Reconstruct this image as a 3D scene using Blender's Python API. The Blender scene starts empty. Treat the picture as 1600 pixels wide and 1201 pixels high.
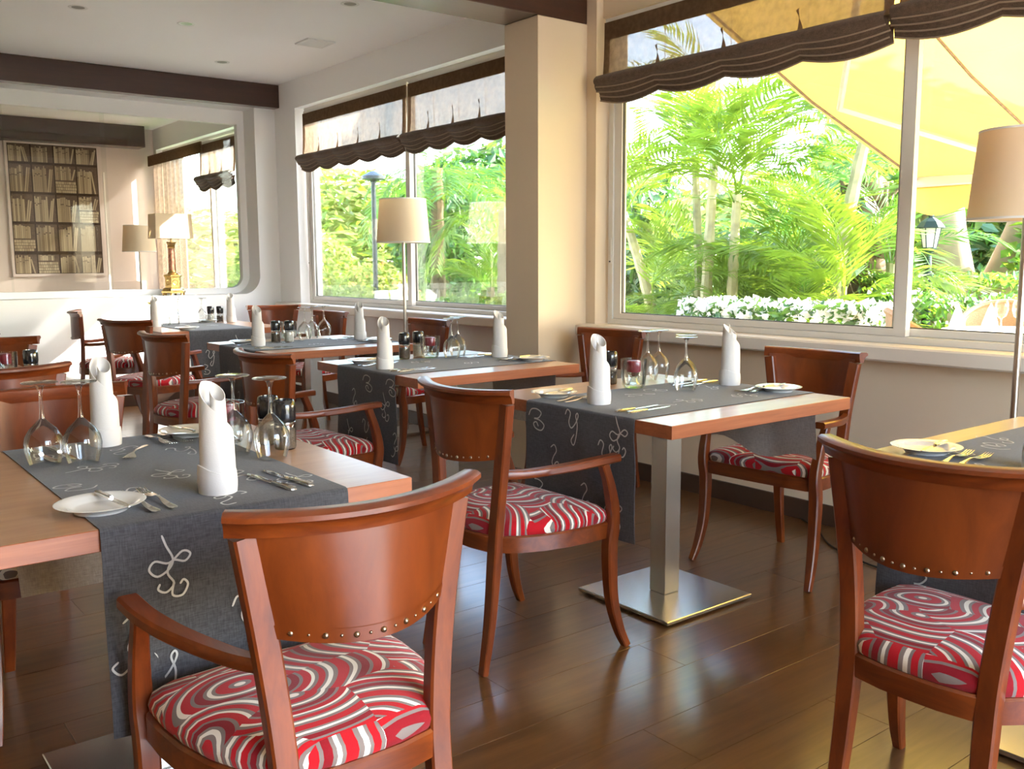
import bpy, math, random
from mathutils import Vector, Matrix
PI = math.pi
random.seed(7)
S = bpy.context.scene
COL = S.collection
# ------------------------------------------------------------------ camera, sky, sun, exposure
F_PX, YAW, PITCH, ROLL, EYE = 1471.0, 0.661789, 0.129865, -0.005197, 1.232
cam_d = bpy.data.cameras.new('camera'); cam = bpy.data.objects.new('camera', cam_d); COL.objects.link(cam)
cam_d.sensor_width = 36.0; cam_d.lens = 36.0 * F_PX / 1600.0; cam_d.clip_end = 300
fw = Vector((math.sin(YAW)*math.cos(PITCH), math.cos(YAW)*math.cos(PITCH), -math.sin(PITCH)))
rt = Vector((math.cos(YAW), -math.sin(YAW), 0)); up = rt.cross(fw)
c_, s_ = math.cos(ROLL), math.sin(ROLL)
r2 = rt*c_ + up*s_; u2 = up*c_ - rt*s_
M3 = Matrix((r2, u2, -fw)).transposed()
cam.matrix_world = Matrix.Translation((0, 0, EYE)) @ M3.to_4x4()
S.camera = cam

SUN_DIR = Vector((-1.0, 0.62, -0.80)).normalized()          # the way the light travels
w = bpy.data.worlds.new('sky'); S.world = w; w.use_nodes = True
nt = w.node_tree; nt.nodes.clear()
sky = nt.nodes.new('ShaderNodeTexSky'); sky.sky_type = 'NISHITA'; sky.sun_disc = False
sky.sun_elevation = math.asin(-SUN_DIR.z); sky.sun_rotation = math.atan2(-SUN_DIR.x, -SUN_DIR.y)
sky.air_density = 1.0; sky.dust_density = 2.0; sky.ozone_density = 1.0
bg = nt.nodes.new('ShaderNodeBackground'); bg.inputs['Strength'].default_value = 1.6
out = nt.nodes.new('ShaderNodeOutputWorld')
nt.links.new(sky.outputs[0], bg.inputs[0]); nt.links.new(bg.outputs[0], out.inputs[0])
sl = bpy.data.lights.new('sun', 'SUN'); sl.energy = 19.0; sl.angle = 0.009; sl.color = (1, 0.97, 0.92)
so = bpy.data.objects.new('sun', sl); COL.objects.link(so)
so.rotation_euler = SUN_DIR.to_track_quat('-Z', 'Y').to_euler(); so.location = (12, -6, 12)
S.view_settings.view_transform = 'Standard'; S.view_settings.look = 'None'
S.view_settings.gamma = 1.0; S.view_settings.use_curve_mapping = False
S.view_settings.exposure = 1.28
S.cycles.use_denoising = True
S.cycles.max_bounces = 10; S.cycles.diffuse_bounces = 5; S.cycles.glossy_bounces = 4
S.cycles.transmission_bounces = 8; S.cycles.transparent_max_bounces = 24
S.cycles.sample_clamp_indirect = 6.0
S.cycles.caustics_reflective = False; S.cycles.caustics_refractive = False

# ------------------------------------------------------------------ materials
def newmat(name):
    m = bpy.data.materials.new(name); m.use_nodes = True
    return m, m.node_tree, m.node_tree.nodes['Principled BSDF']
def N(nt, t, **kw):
    n = nt.nodes.new(t)
    for k, v in kw.items():
        if k in ('inp',):
            for a, b in v.items(): n.inputs[a].default_value = b
        else: setattr(n, k, v)
    return n
def ramp(nt, stops, interp='LINEAR'):
    r = nt.nodes.new('ShaderNodeValToRGB'); cr = r.color_ramp; cr.interpolation = interp
    while len(cr.elements) < len(stops): cr.elements.new(0.5)
    for e, (p, c) in zip(cr.elements, stops): e.position = p; e.color = (*c, 1)
    return r
def simple(name, col, rough=0.6, metal=0.0, noise=0.0, nscale=20, bump=0.0, coat=0.0, spec=0.5):
    m, nt, b = newmat(name)
    b.inputs['Base Color'].default_value = (*col, 1); b.inputs['Roughness'].default_value = rough
    b.inputs['Metallic'].default_value = metal; b.inputs['Coat Weight'].default_value = coat
    b.inputs['Specular IOR Level'].default_value = spec
    if noise or bump:
        tc = N(nt, 'ShaderNodeTexCoord'); nz = N(nt, 'ShaderNodeTexNoise', inp={'Scale': nscale, 'Detail': 4})
        nt.links.new(tc.outputs['Object'], nz.inputs['Vector'])
        if noise:
            r = ramp(nt, [(0.3, tuple(c*(1-noise) for c in col)), (0.7, tuple(min(1, c*(1+noise)) for c in col))])
            nt.links.new(nz.outputs['Fac'], r.inputs[0]); nt.links.new(r.outputs[0], b.inputs['Base Color'])
        if bump:
            bp = N(nt, 'ShaderNodeBump', inp={'Strength': bump, 'Distance': 0.01})
            nt.links.new(nz.outputs['Fac'], bp.inputs['Height']); nt.links.new(bp.outputs[0], b.inputs['Normal'])
    return m
def wood(name, dark, light, rough=0.3, scale=(3, 40, 40), coat=0.3, rnd=False):
    m, nt, b = newmat(name)
    tc = N(nt, 'ShaderNodeTexCoord'); mp = N(nt, 'ShaderNodeMapping', inp={'Scale': scale})
    nz = N(nt, 'ShaderNodeTexNoise', inp={'Scale': 1.0, 'Detail': 6, 'Roughness': 0.65, 'Distortion': 0.6})
    nt.links.new(tc.outputs['Object'], mp.inputs['Vector'])
    fac = nz.outputs['Fac']
    if rnd:
        oi = N(nt, 'ShaderNodeObjectInfo'); ad = N(nt, 'ShaderNodeVectorMath', operation='ADD')
        ml = N(nt, 'ShaderNodeMath', operation='MULTIPLY', inp={1: 57.0})
        nt.links.new(oi.outputs['Random'], ml.inputs[0]); nt.links.new(mp.outputs[0], ad.inputs[0]); nt.links.new(ml.outputs[0], ad.inputs[1])
        nt.links.new(ad.outputs[0], nz.inputs['Vector'])
        m2 = N(nt, 'ShaderNodeMath', operation='MULTIPLY_ADD', inp={1: 0.16, 2: -0.08}); nt.links.new(oi.outputs['Random'], m2.inputs[0])
        a2 = N(nt, 'ShaderNodeMath', operation='ADD'); nt.links.new(nz.outputs['Fac'], a2.inputs[0]); nt.links.new(m2.outputs[0], a2.inputs[1])
        fac = a2.outputs[0]
    else: nt.links.new(mp.outputs[0], nz.inputs['Vector'])
    r = ramp(nt, [(0.28, dark), (0.72, light)])
    nt.links.new(fac, r.inputs[0]); nt.links.new(r.outputs[0], b.inputs['Base Color'])
    b.inputs['Roughness'].default_value = rough; b.inputs['Coat Weight'].default_value = coat; b.inputs['Coat Roughness'].default_value = 0.16 if rnd else 0.14
    return m
def cloth(name, col, col2, scale=400, rough=0.9):
    m, nt, b = newmat(name)
    tc = N(nt, 'ShaderNodeTexCoord')
    mp = N(nt, 'ShaderNodeMapping', inp={'Scale': (scale, scale*0.15, scale*0.15)}); nz = N(nt, 'ShaderNodeTexNoise', inp={'Scale': 1, 'Detail': 2})
    mp2 = N(nt, 'ShaderNodeMapping', inp={'Scale': (scale*0.12, scale, scale)}); nz2 = N(nt, 'ShaderNodeTexNoise', inp={'Scale': 1, 'Detail': 2})
    for a, c in ((mp, nz), (mp2, nz2)):
        nt.links.new(tc.outputs['Object'], a.inputs[0]); nt.links.new(a.outputs[0], c.inputs['Vector'])
    ad = N(nt, 'ShaderNodeMath', operation='ADD'); nt.links.new(nz.outputs['Fac'], ad.inputs[0]); nt.links.new(nz2.outputs['Fac'], ad.inputs[1])
    hv = N(nt, 'ShaderNodeMath', operation='MULTIPLY', inp={1: 0.5}); nt.links.new(ad.outputs[0], hv.inputs[0])
    r = ramp(nt, [(0.35, col), (0.65, col2)]); nt.links.new(hv.outputs[0], r.inputs[0]); nt.links.new(r.outputs[0], b.inputs['Base Color'])
    b.inputs['Roughness'].default_value = rough; b.inputs['Specular IOR Level'].default_value = 0.2
    b.inputs['Sheen Weight'].default_value = 0.15
    return m
def translucent(name, col, tcol, mix=0.5, transp=0.0, nscale=0, var=0.25, glossy=0.0):
    m = bpy.data.materials.new(name); m.use_nodes = True; nt = m.node_tree; nt.nodes.clear()
    o = N(nt, 'ShaderNodeOutputMaterial'); d = N(nt, 'ShaderNodeBsdfDiffuse'); t = N(nt, 'ShaderNodeBsdfTranslucent')
    d.inputs[0].default_value = (*col, 1); t.inputs[0].default_value = (*tcol, 1)
    mx = N(nt, 'ShaderNodeMixShader'); mx.inputs[0].default_value = mix
    nt.links.new(d.outputs[0], mx.inputs[1]); nt.links.new(t.outputs[0], mx.inputs[2]); last = mx.outputs[0]
    if nscale:
        tc = N(nt, 'ShaderNodeTexCoord'); nz = N(nt, 'ShaderNodeTexNoise', inp={'Scale': nscale, 'Detail': 3})
        nt.links.new(tc.outputs['Object'], nz.inputs['Vector'])
        for sh, cc in ((d, col), (t, tcol)):
            r = ramp(nt, [(0.3, tuple(x*(1-var) for x in cc)), (0.7, tuple(min(1, x*(1+var)) for x in cc))])
            nt.links.new(nz.outputs['Fac'], r.inputs[0]); nt.links.new(r.outputs[0], sh.inputs[0])
    if glossy:
        g = N(nt, 'ShaderNodeBsdfGlossy'); g.inputs['Roughness'].default_value = 0.35; m2 = N(nt, 'ShaderNodeMixShader'); m2.inputs[0].default_value = glossy
        nt.links.new(last, m2.inputs[1]); nt.links.new(g.outputs[0], m2.inputs[2]); last = m2.outputs[0]
    if transp:
        tr = N(nt, 'ShaderNodeBsdfTransparent'); m3 = N(nt, 'ShaderNodeMixShader'); m3.inputs[0].default_value = transp
        nt.links.new(last, m3.inputs[1]); nt.links.new(tr.outputs[0], m3.inputs[2]); last = m3.outputs[0]
    nt.links.new(last, o.inputs[0]); return m
def thin_glass(name, tint=(0.97, 0.99, 0.98), edge=0.6, base=0.04, rough=0.0):
    m = bpy.data.materials.new(name); m.use_nodes = True; nt = m.node_tree; nt.nodes.clear()
    o = N(nt, 'ShaderNodeOutputMaterial'); t = N(nt, 'ShaderNodeBsdfTransparent'); g = N(nt, 'ShaderNodeBsdfGlossy')
    t.inputs[0].default_value = (*tint, 1); g.inputs['Roughness'].default_value = rough
    lw = N(nt, 'ShaderNodeLayerWeight', inp={'Blend': 0.25})
    mr = N(nt, 'ShaderNodeMapRange', inp={'From Min': 0.0, 'From Max': 1.0, 'To Min': base, 'To Max': edge})
    mx = N(nt, 'ShaderNodeMixShader'); nt.links.new(lw.outputs['Fresnel'], mr.inputs[0]); nt.links.new(mr.outputs[0], mx.inputs[0])
    nt.links.new(t.outputs[0], mx.inputs[1]); nt.links.new(g.outputs[0], mx.inputs[2]); nt.links.new(mx.outputs[0], o.inputs[0]); return m
def seat_fabric():
    m, nt, b = newmat('red_swirl_upholstery')
    tc = N(nt, 'ShaderNodeTexCoord')
    # broad overlapping fans of bands: rings about an off-centre point of each stretched cell
    mp = N(nt, 'ShaderNodeMapping', inp={'Scale': (5.6, 9.0, 0.0), 'Rotation': (0, 0, 0.5), 'Location': (0.37, 0.21, 0)})
    wob = N(nt, 'ShaderNodeTexNoise', inp={'Scale': 6.0, 'Detail': 0})
    nt.links.new(tc.outputs['Object'], wob.inputs['Vector'])
    wv = N(nt, 'ShaderNodeVectorMath', operation='MULTIPLY_ADD'); wv.inputs[1].default_value = (0.03, 0.03, 0); 
    nt.links.new(wob.outputs['Color'], wv.inputs[0]); nt.links.new(tc.outputs['Object'], wv.inputs[2])
    nt.links.new(wv.outputs[0], mp.inputs['Vector'])
    vo = N(nt, 'ShaderNodeTexVoronoi', feature='F1', voronoi_dimensions='2D', inp={'Scale': 1.0, 'Randomness': 0.8})
    nt.links.new(mp.outputs[0], vo.inputs['Vector'])
    sub = N(nt, 'ShaderNodeVectorMath', operation='SUBTRACT'); nt.links.new(mp.outputs[0], sub.inputs[0]); nt.links.new(vo.outputs['Position'], sub.inputs[1])
    off = N(nt, 'ShaderNodeVectorMath', operation='MULTIPLY_ADD'); off.inputs[1].default_value = (2.6, 2.6, 0); off.inputs[2].default_value = (-1.3, -1.3, 0)
    nt.links.new(vo.outputs['Color'], off.inputs[0])
    ad = N(nt, 'ShaderNodeVectorMath', operation='ADD'); nt.links.new(sub.outputs[0], ad.inputs[0]); nt.links.new(off.outputs[0], ad.inputs[1])
    mk = N(nt, 'ShaderNodeVectorMath', operation='MULTIPLY'); mk.inputs[1].default_value = (1, 1, 0); nt.links.new(ad.outputs[0], mk.inputs[0])
    ln = N(nt, 'ShaderNodeVectorMath', operation='LENGTH'); nt.links.new(mk.outputs[0], ln.inputs[0])
    fr = N(nt, 'ShaderNodeMath', operation='MULTIPLY', inp={1: 1.25}); nt.links.new(ln.outputs['Value'], fr.inputs[0])
    fc = N(nt, 'ShaderNodeMath', operation='FRACT'); nt.links.new(fr.outputs[0], fc.inputs[0])
    R, G, W = (0.42, 0.004, 0.010), (0.20, 0.16, 0.145), (0.76, 0.71, 0.62)
    D = (0.22, 0.004, 0.010)
    rp = ramp(nt, [(0, W), (0.07, G), (0.14, R), (0.30, G), (0.35, W), (0.41, G), (0.46, D), (0.57, G), (0.62, R), (0.74, W), (0.79, G), (0.85, R), (0.95, G)], 'CONSTANT')
    nt.links.new(fc.outputs[0], rp.inputs[0])
    nt.links.new(rp.outputs[0], b.inputs['Base Color'])
    b.inputs['Roughness'].default_value = 0.85; b.inputs['Sheen Weight'].default_value = 0.15; b.inputs['Specular IOR Level'].default_value = 0.2
    nz = N(nt, 'ShaderNodeTexNoise', inp={'Scale': 600, 'Detail': 1}); nt.links.new(tc.outputs['Object'], nz.inputs['Vector'])
    bp = N(nt, 'ShaderNodeBump', inp={'Strength': 0.25, 'Distance': 0.002}); nt.links.new(nz.outputs['Fac'], bp.inputs['Height']); nt.links.new(bp.outputs[0], b.inputs['Normal'])
    return m

MT = {}
MT['white_wall'] = simple('white_wall_paint', (0.84, 0.84, 0.84), 0.7, bump=0.03, nscale=60)
MT['cream_wall'] = simple('cream_wall_paint', (0.66, 0.54, 0.40), 0.7, bump=0.03, nscale=60)
MT['ceil'] = simple('white_ceiling_paint', (0.90, 0.90, 0.90), 0.8)
MT['tan_wall'] = simple('tan_wall_paint', (0.30, 0.22, 0.15), 0.7)
MT['beam'] = wood('dark_beam_wood', (0.030, 0.009, 0.005), (0.055, 0.016, 0.009), 0.28, (2, 30, 30), 0.7)
MT['chair'] = wood('cherry_chair_wood', (0.082, 0.013, 0.002), (0.205, 0.041, 0.005), 0.36, (26, 26, 5), 0.14)
MT['chair_y'] = wood('cherry_arm_wood', (0.082, 0.013, 0.002), (0.205, 0.041, 0.005), 0.34, (30, 5, 30), 0.16)
MT['chair_x'] = wood('cherry_rail_wood', (0.082, 0.013, 0.002), (0.205, 0.041, 0.005), 0.34, (5, 24, 30), 0.16)
MT['panel'] = wood('cherry_back_panel', (0.092, 0.016, 0.002), (0.172, 0.034, 0.004), 0.32, (14, 14, 4), 0.10)
MT['top'] = wood('cherry_table_veneer', (0.36, 0.19, 0.10), (0.47, 0.27, 0.15), 0.30, (4, 30, 30), 0.25)
MT['edge'] = wood('cherry_table_edging', (0.22, 0.062, 0.022), (0.36, 0.115, 0.045), 0.35, (3, 30, 60), 0.2)
MT['plank'] = wood('brown_floor_plank', (0.085, 0.035, 0.010), (0.160, 0.072, 0.023), 0.30, (2.2, 26, 10), 0.6, rnd=True)
MT['floor'] = wood('brown_floor_base', (0.060, 0.028, 0.011), (0.13, 0.068, 0.030), 0.22, (2.2, 26, 10), 0.1)
MT['skirt'] = simple('dark_skirting', (0.05, 0.025, 0.015), 0.4)
MT['steel'] = simple('brushed_steel', (0.60, 0.59, 0.57), 0.27, 1.0)
MT['cutlery'] = simple('polished_cutlery', (0.80, 0.78, 0.73), 0.14, 1.0)
MT['stud'] = simple('bronze_stud', (0.30, 0.22, 0.15), 0.3, 1.0)
MT['runner'] = cloth('charcoal_linen', (0.040, 0.041, 0.047), (0.078, 0.079, 0.088))
MT['runner_back'] = cloth('grey_linen_reverse', (0.34, 0.31, 0.28), (0.48, 0.44, 0.40))
MT['thread'] = simple('silver_embroidery', (0.46, 0.46, 0.45), 0.6)
MT['napkin'] = simple('white_napkin', (0.66, 0.64, 0.62), 0.9, bump=0.05, nscale=300, spec=0.2)
MT['china'] = simple('white_china', (0.82, 0.81, 0.77), 0.12, coat=0.5)
MT['glass'] = thin_glass('clear_glassware', (0.96, 0.97, 0.96), 0.75, 0.05)
MT['pane'] = thin_glass('window_glass', (0.97, 0.985, 0.975), 0.6, 0.008)
MT['black'] = simple('black_ceramic', (0.012, 0.012, 0.014), 0.18, coat=0.5)
MT['pepper'] = simple('peppercorns', (0.10, 0.07, 0.05), 0.8, noise=0.6, nscale=300)
MT['salt'] = simple('sea_salt', (0.72, 0.68, 0.60), 0.8, noise=0.2, nscale=200)
MT['candle'] = simple('red_candle_wax', (0.20, 0.006, 0.02), 0.4)
MT['alu'] = simple('white_window_frame', (0.66, 0.64, 0.60), 0.35)
MT['gasket'] = simple('dark_gasket', (0.02, 0.018, 0.016), 0.6)
MT['sill'] = simple('pale_sill', (0.72, 0.66, 0.58), 0.4)
MT['shade'] = translucent('linen_lampshade', (0.82, 0.72, 0.56), (0.72, 0.58, 0.38), 0.45)
MT['pole'] = simple('satin_nickel', (0.50, 0.45, 0.40), 0.28, 1.0)
MT['cord'] = simple('black_cord', (0.01, 0.01, 0.01), 0.5)
MT['sheer'] = translucent('sheer_blind_cloth', (0.32, 0.23, 0.175), (0.17, 0.118, 0.080), 0.5, transp=0.06, nscale=30, var=0.18)
MT['fold'] = cloth('brown_blind_folds', (0.068, 0.043, 0.029), (0.125, 0.083, 0.057), 250)
MT['highlight'] = simple('tan_fold_highlight', (0.26, 0.19, 0.135), 0.9)  # paler colour stands in for light catching the blind's fold edges
MT['band'] = translucent('brown_blind_heading', (0.20, 0.13, 0.08), (0.24, 0.16, 0.10), 0.5, nscale=40, var=0.15)
MT['seat'] = seat_fabric()
MT['brass'] = simple('aged_brass', (0.46, 0.30, 0.11), 0.35, 1.0, noise=0.3, nscale=60)
MT['redmarble'] = simple('red_marble_column', (0.36, 0.15, 0.09), 0.25, noise=0.4, nscale=40)
MT['vent'] = simple('vent_white', (0.72, 0.72, 0.71), 0.5)
MT['lamphole'] = simple('downlight_inside', (0.16, 0.15, 0.14), 0.3)
MT['awning'] = translucent('yellow_awning_canvas', (0.42, 0.28, 0.08), (0.44, 0.27, 0.045), 0.55, nscale=1.5, var=0.06)
MT['awn_frame'] = simple('awning_frame_paint', (0.48, 0.44, 0.34), 0.4)
MT['leaf_a'] = translucent('yellow_green_leaf', (0.125, 0.215, 0.022), (0.25, 0.35, 0.026), 0.55, nscale=5, var=0.35, glossy=0.06)
MT['leaf_b'] = translucent('mid_green_leaf', (0.075, 0.19, 0.028), (0.16, 0.31, 0.03), 0.5, nscale=3, var=0.4, glossy=0.05)
MT['leaf_p'] = translucent('pale_sunlit_leaf', (0.32, 0.37, 0.12), (0.38, 0.42, 0.10), 0.5, nscale=4, var=0.3)
MT['leaf_c'] = translucent('dark_green_leaf', (0.035, 0.11, 0.022), (0.08, 0.19, 0.03), 0.45, nscale=3, var=0.4, glossy=0.05)
MT['blossom'] = translucent('white_blossom', (0.85, 0.85, 0.82), (0.8, 0.8, 0.75), 0.35)
MT['orange'] = translucent('orange_blossom', (0.75, 0.26, 0.10), (0.7, 0.28, 0.12), 0.35)
MT['cane'] = simple('palm_cane', (0.33, 0.29, 0.13), 0.5, noise=0.35, nscale=8)
MT['bark'] = simple('pale_bark', (0.33, 0.24, 0.15), 0.85, noise=0.3, nscale=5, bump=0.3)
MT['fibre'] = simple('shaggy_palm_fibre', (0.17, 0.11, 0.06), 0.9, noise=0.5, nscale=12, bump=0.6)
MT['lawn'] = simple('lawn_green', (0.13, 0.32, 0.06), 0.9, noise=0.25, nscale=3)
MT['paving'] = simple('pale_paving', (0.50, 0.46, 0.39), 0.8, noise=0.08, nscale=2)
MT['soil'] = simple('garden_soil', (0.16, 0.12, 0.07), 0.95, noise=0.3, nscale=3)
MT['iron'] = simple('dark_green_iron', (0.012, 0.022, 0.026), 0.35)
MT['frost'] = translucent('frosted_lantern_glass', (0.75, 0.74, 0.70), (0.75, 0.74, 0.7), 0.5)
MT['rattan'] = simple('honey_rattan', (0.27, 0.15, 0.06), 0.6, noise=0.2, nscale=120, bump=0.3)
MT['tcloth'] = simple('white_table_cloth', (0.70, 0.69, 0.66), 0.85)
MT['terracotta'] = simple('terracotta', (0.48, 0.19, 0.09), 0.8, noise=0.15, nscale=10)
MT['mural_dark'] = simple('mural_sepia_dark', (0.045, 0.026, 0.016), 0.8, spec=0.1)
MT['mural_mid'] = simple('mural_sepia_mid', (0.10, 0.062, 0.038), 0.8, noise=0.25, nscale=40)
MT['mural_l1'] = simple('mural_book_cream', (0.46, 0.36, 0.23), 0.8)
MT['mural_l2'] = simple('mural_book_beige', (0.35, 0.265, 0.165), 0.8)
MT['mural_l3'] = simple('mural_book_tan', (0.23, 0.165, 0.10), 0.8)
MT['pinkwall'] = simple('blush_wall_paint', (0.66, 0.55, 0.49), 0.7)
MT['wick'] = simple('wick_black', (0.02, 0.02, 0.02), 0.9)
MT['flowerY'] = translucent('pale_yellow_petal', (0.85, 0.75, 0.35), (0.85, 0.75, 0.3), 0.4)

# ------------------------------------------------------------------ mesh helper
class MB:
    def __init__(s): s.v = []; s.f = []; s.mi = []; s.m = 0
    def add(s, vs, fs):
        o = len(s.v); s.v += [tuple(p) for p in vs]
        for f in fs: s.f.append([i+o for i in f]); s.mi.append(s.m)
        return s
    def box(s, a, b, ch=0.0):
        (x0, y0, z0), (x1, y1, z1) = a, b
        if ch <= 0:
            vs = [(x, y, z) for z in (z0, z1) for y in (y0, y1) for x in (x0, x1)]
            return s.add(vs, [(0, 2, 3, 1), (4, 5, 7, 6), (0, 1, 5, 4), (2, 6, 7, 3), (0, 4, 6, 2), (1, 3, 7, 5)])
        def ring(d, z): return [(x0+d, y0+ch-d if 0 else y0+d, z), (x1-d, y0+d, z), (x1-d, y1-d, z), (x0+d, y1-d, z)]
        vs = ring(ch, z0) + ring(0, z0+ch) + ring(0, z1-ch) + ring(ch, z1)
        fs = [(3, 2, 1, 0), (12, 13, 14, 15)]
        for k in range(3):
            for i in range(4):
                j = (i+1) % 4; fs.append((k*4+i, k*4+j, k*4+4+j, k*4+4+i))
        return s.add(vs, fs)
    def lathe(s, prof, n=16, c=(0, 0, 0), cap0=False, cap1=False, sx=1, sy=1):
        vs = []; fs = []
        for r, z in prof:
            for i in range(n):
                a = 2*PI*i/n; vs.append((c[0]+r*sx*math.cos(a), c[1]+r*sy*math.sin(a), c[2]+z))
        for k in range(len(prof)-1):
            for i in range(n):
                j = (i+1) % n; fs.append((k*n+i, k*n+j, k*n+n+j, k*n+n+i))
        if cap0: fs.append(tuple(range(n))[::-1])
        if cap1: fs.append(tuple((len(prof)-1)*n+i for i in range(n)))
        return s.add(vs, fs)
    def sweep(s, path, sect, upv=(0, 0, 1), scales=None, caps=True):
        """sect: list of (a,b) in the plane normal to the path: a along the side vector, b along the up vector."""
        P = [Vector(p) for p in path]; n = len(sect); vs = []; fs = []
        for i, p in enumerate(P):
            t = (P[min(i+1, len(P)-1)] - P[max(i-1, 0)]).normalized()
            side = t.cross(Vector(upv))
            if side.length < 1e-5: side = Vector((1, 0, 0))
            side.normalize(); u = side.cross(t).normalized()
            sc = scales[i] if scales else 1.0
            if not isinstance(sc, tuple): sc = (sc, sc)
            for a, b in sect: vs.append(p + side*(a*sc[0]) + u*(b*sc[1]))
        for k in range(len(P)-1):
            for i in range(n):
                j = (i+1) % n; fs.append((k*n+i, k*n+j, k*n+n+j, k*n+n+i))
        if caps: fs += [tuple(range(n))[::-1], tuple((len(P)-1)*n+i for i in range(n))]
        return s.add(vs, fs)
    def tube(s, path, r, n=8, scales=None):
        return s.sweep(path, [(r*math.cos(2*PI*i/n), r*math.sin(2*PI*i/n)) for i in range(n)], (0.013, 0.02, 1), scales)
    def grid(s, fn, nu, nv):
        vs = [fn(i/nu, j/nv) for j in range(nv+1) for i in range(nu+1)]
        fs = [(j*(nu+1)+i, j*(nu+1)+i+1, (j+1)*(nu+1)+i+1, (j+1)*(nu+1)+i) for j in range(nv) for i in range(nu)]
        return s.add(vs, fs)
    def prism(s, pts, fn0, fn1):
        n = len(pts); vs = [fn0(p) for p in pts] + [fn1(p) for p in pts]
        fs = [tuple(range(n))[::-1], tuple(range(n, 2*n))] + [(i, (i+1) % n, n+(i+1) % n, n+i) for i in range(n)]
        return s.add(vs, fs)
    def mesh(s, name, mats, smooth=True, angle=40):
        me = bpy.data.meshes.new(name); me.from_pydata(s.v, [], s.f)
        for m in (mats if isinstance(mats, (list, tuple)) else [mats]): me.materials.append(MT[m] if isinstance(m, str) else m)
        me.polygons.foreach_set('material_index', s.mi)
        me.validate(); me.update()
        import bmesh
        bm = bmesh.new(); bm.from_mesh(me); bmesh.ops.recalc_face_normals(bm, faces=bm.faces)
        if smooth:
            for f in bm.faces: f.smooth = True
            ca = math.radians(angle)
            for e in bm.edges:
                if len(e.link_faces) == 2 and e.calc_face_angle(0) > ca: e.smooth = False
        bm.to_mesh(me); bm.free(); return me
    def build(s, name, mats, parent=None, smooth=True, angle=40, loc=None):
        o = bpy.data.objects.new(name, s.mesh(name, mats, smooth, angle)); COL.objects.link(o)
        if parent: o.parent = parent
        if loc: o.location = loc
        return o
def rawmesh(name, vs, fs, mats, mi=None):
    me = bpy.data.meshes.new(name); me.from_pydata(vs, [], fs)
    for m in mats: me.materials.append(MT[m])
    if mi: me.polygons.foreach_set('material_index', mi)
    me.update(); return me
def obj(name, me, parent=None, loc=(0, 0, 0), rot=(0, 0, 0), sc=(1, 1, 1)):
    o = bpy.data.objects.new(name, me); COL.objects.link(o); o.parent = parent
    o.location = loc; o.rotation_euler = rot; o.scale = sc; return o
def tag(o, label, cat, group=None, kind=None):
    if label: o['label'] = label
    if cat: o['category'] = cat
    if group: o['group'] = group
    if kind: o['kind'] = kind
    return o
def thing(name, label, cat, loc=(0, 0, 0), rz=0.0, group=None):
    o = bpy.data.objects.new(name, None); COL.objects.link(o); o.location = loc; o.rotation_euler = (0, 0, rz)
    o.empty_display_size = 0.1
    return tag(o, label, cat, group)
def struct(o): o['kind'] = 'structure'; return o
KIDS = {}
def dup(root, label, loc, rz=0.0, group=None, sc=None):
    def cp(o, par):
        c = o.copy(); COL.objects.link(c)
        if par is not None: c.parent = par
        for ch in list(o.children): cp(ch, c)
        return c
    r = cp(root, None); r.location = loc; r.rotation_euler = (0, 0, rz); r['label'] = label
    if group: r['group'] = group
    if sc: r.scale = sc
    return r
def rrect(a, b, c):                                     # chamfered rectangle section
    return [(a-c, -b), (a, -b+c), (a, b-c), (a-c, b), (-a+c, b), (-a, b-c), (-a, -b+c), (-a+c, -b)]
def catmull(pts, n=6):
    P = [Vector(p) for p in pts]; P = [P[0]*2-P[1]] + P + [P[-1]*2-P[-2]]; o = []
    for i in range(1, len(P)-2):
        for k in range(n):
            t = k/n; a, b, c, d = P[i-1], P[i], P[i+1], P[i+2]
            o.append(0.5*((2*b)+(c-a)*t+(2*a-5*b+4*c-d)*t*t+(3*b-a-3*c+d)*t**3))
    o.append(P[-2]); return o

# ------------------------------------------------------------------ room shell
XW, YF, ZC = 3.80, 8.45, 2.845
XL, YB, YR = -2.6, -2.2, 12.0        # left wall, back wall, far wall of the room behind the glass
fl = struct(MB().box((XL-.2, YB-.2, -0.12), (XW+.2, YR+.2, -0.004)).build('floor', 'floor', smooth=False))
pl_len, pl_w = 1.45, 0.20
pm = MB().box((0, 0, -0.0039), (pl_len-0.0012, pl_w-0.0012, 0.0), 0.0006).mesh('plank', 'plank', False)
row = 0; y = 0.25
while y < YF-0.02:
    x = -0.9 - (row*0.53 % pl_len)
    while x < XW:
        if x + pl_len > -0.6 and x + pl_len <= XW + 0.0:
            obj('plank', pm, fl, (x, y, 0))
        elif x < XW-0.01 and x + pl_len > XW:
            obj('plank', pm, fl, (x, y, 0), sc=((XW-x)/pl_len, 1, 1))
        x += pl_len
    y += pl_w; row += 1
struct(MB().box((XL-.2, YB-.2, ZC), (XW+.4, YR+.2, ZC+0.15)).build('ceiling', 'ceil', smooth=False))
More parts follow.
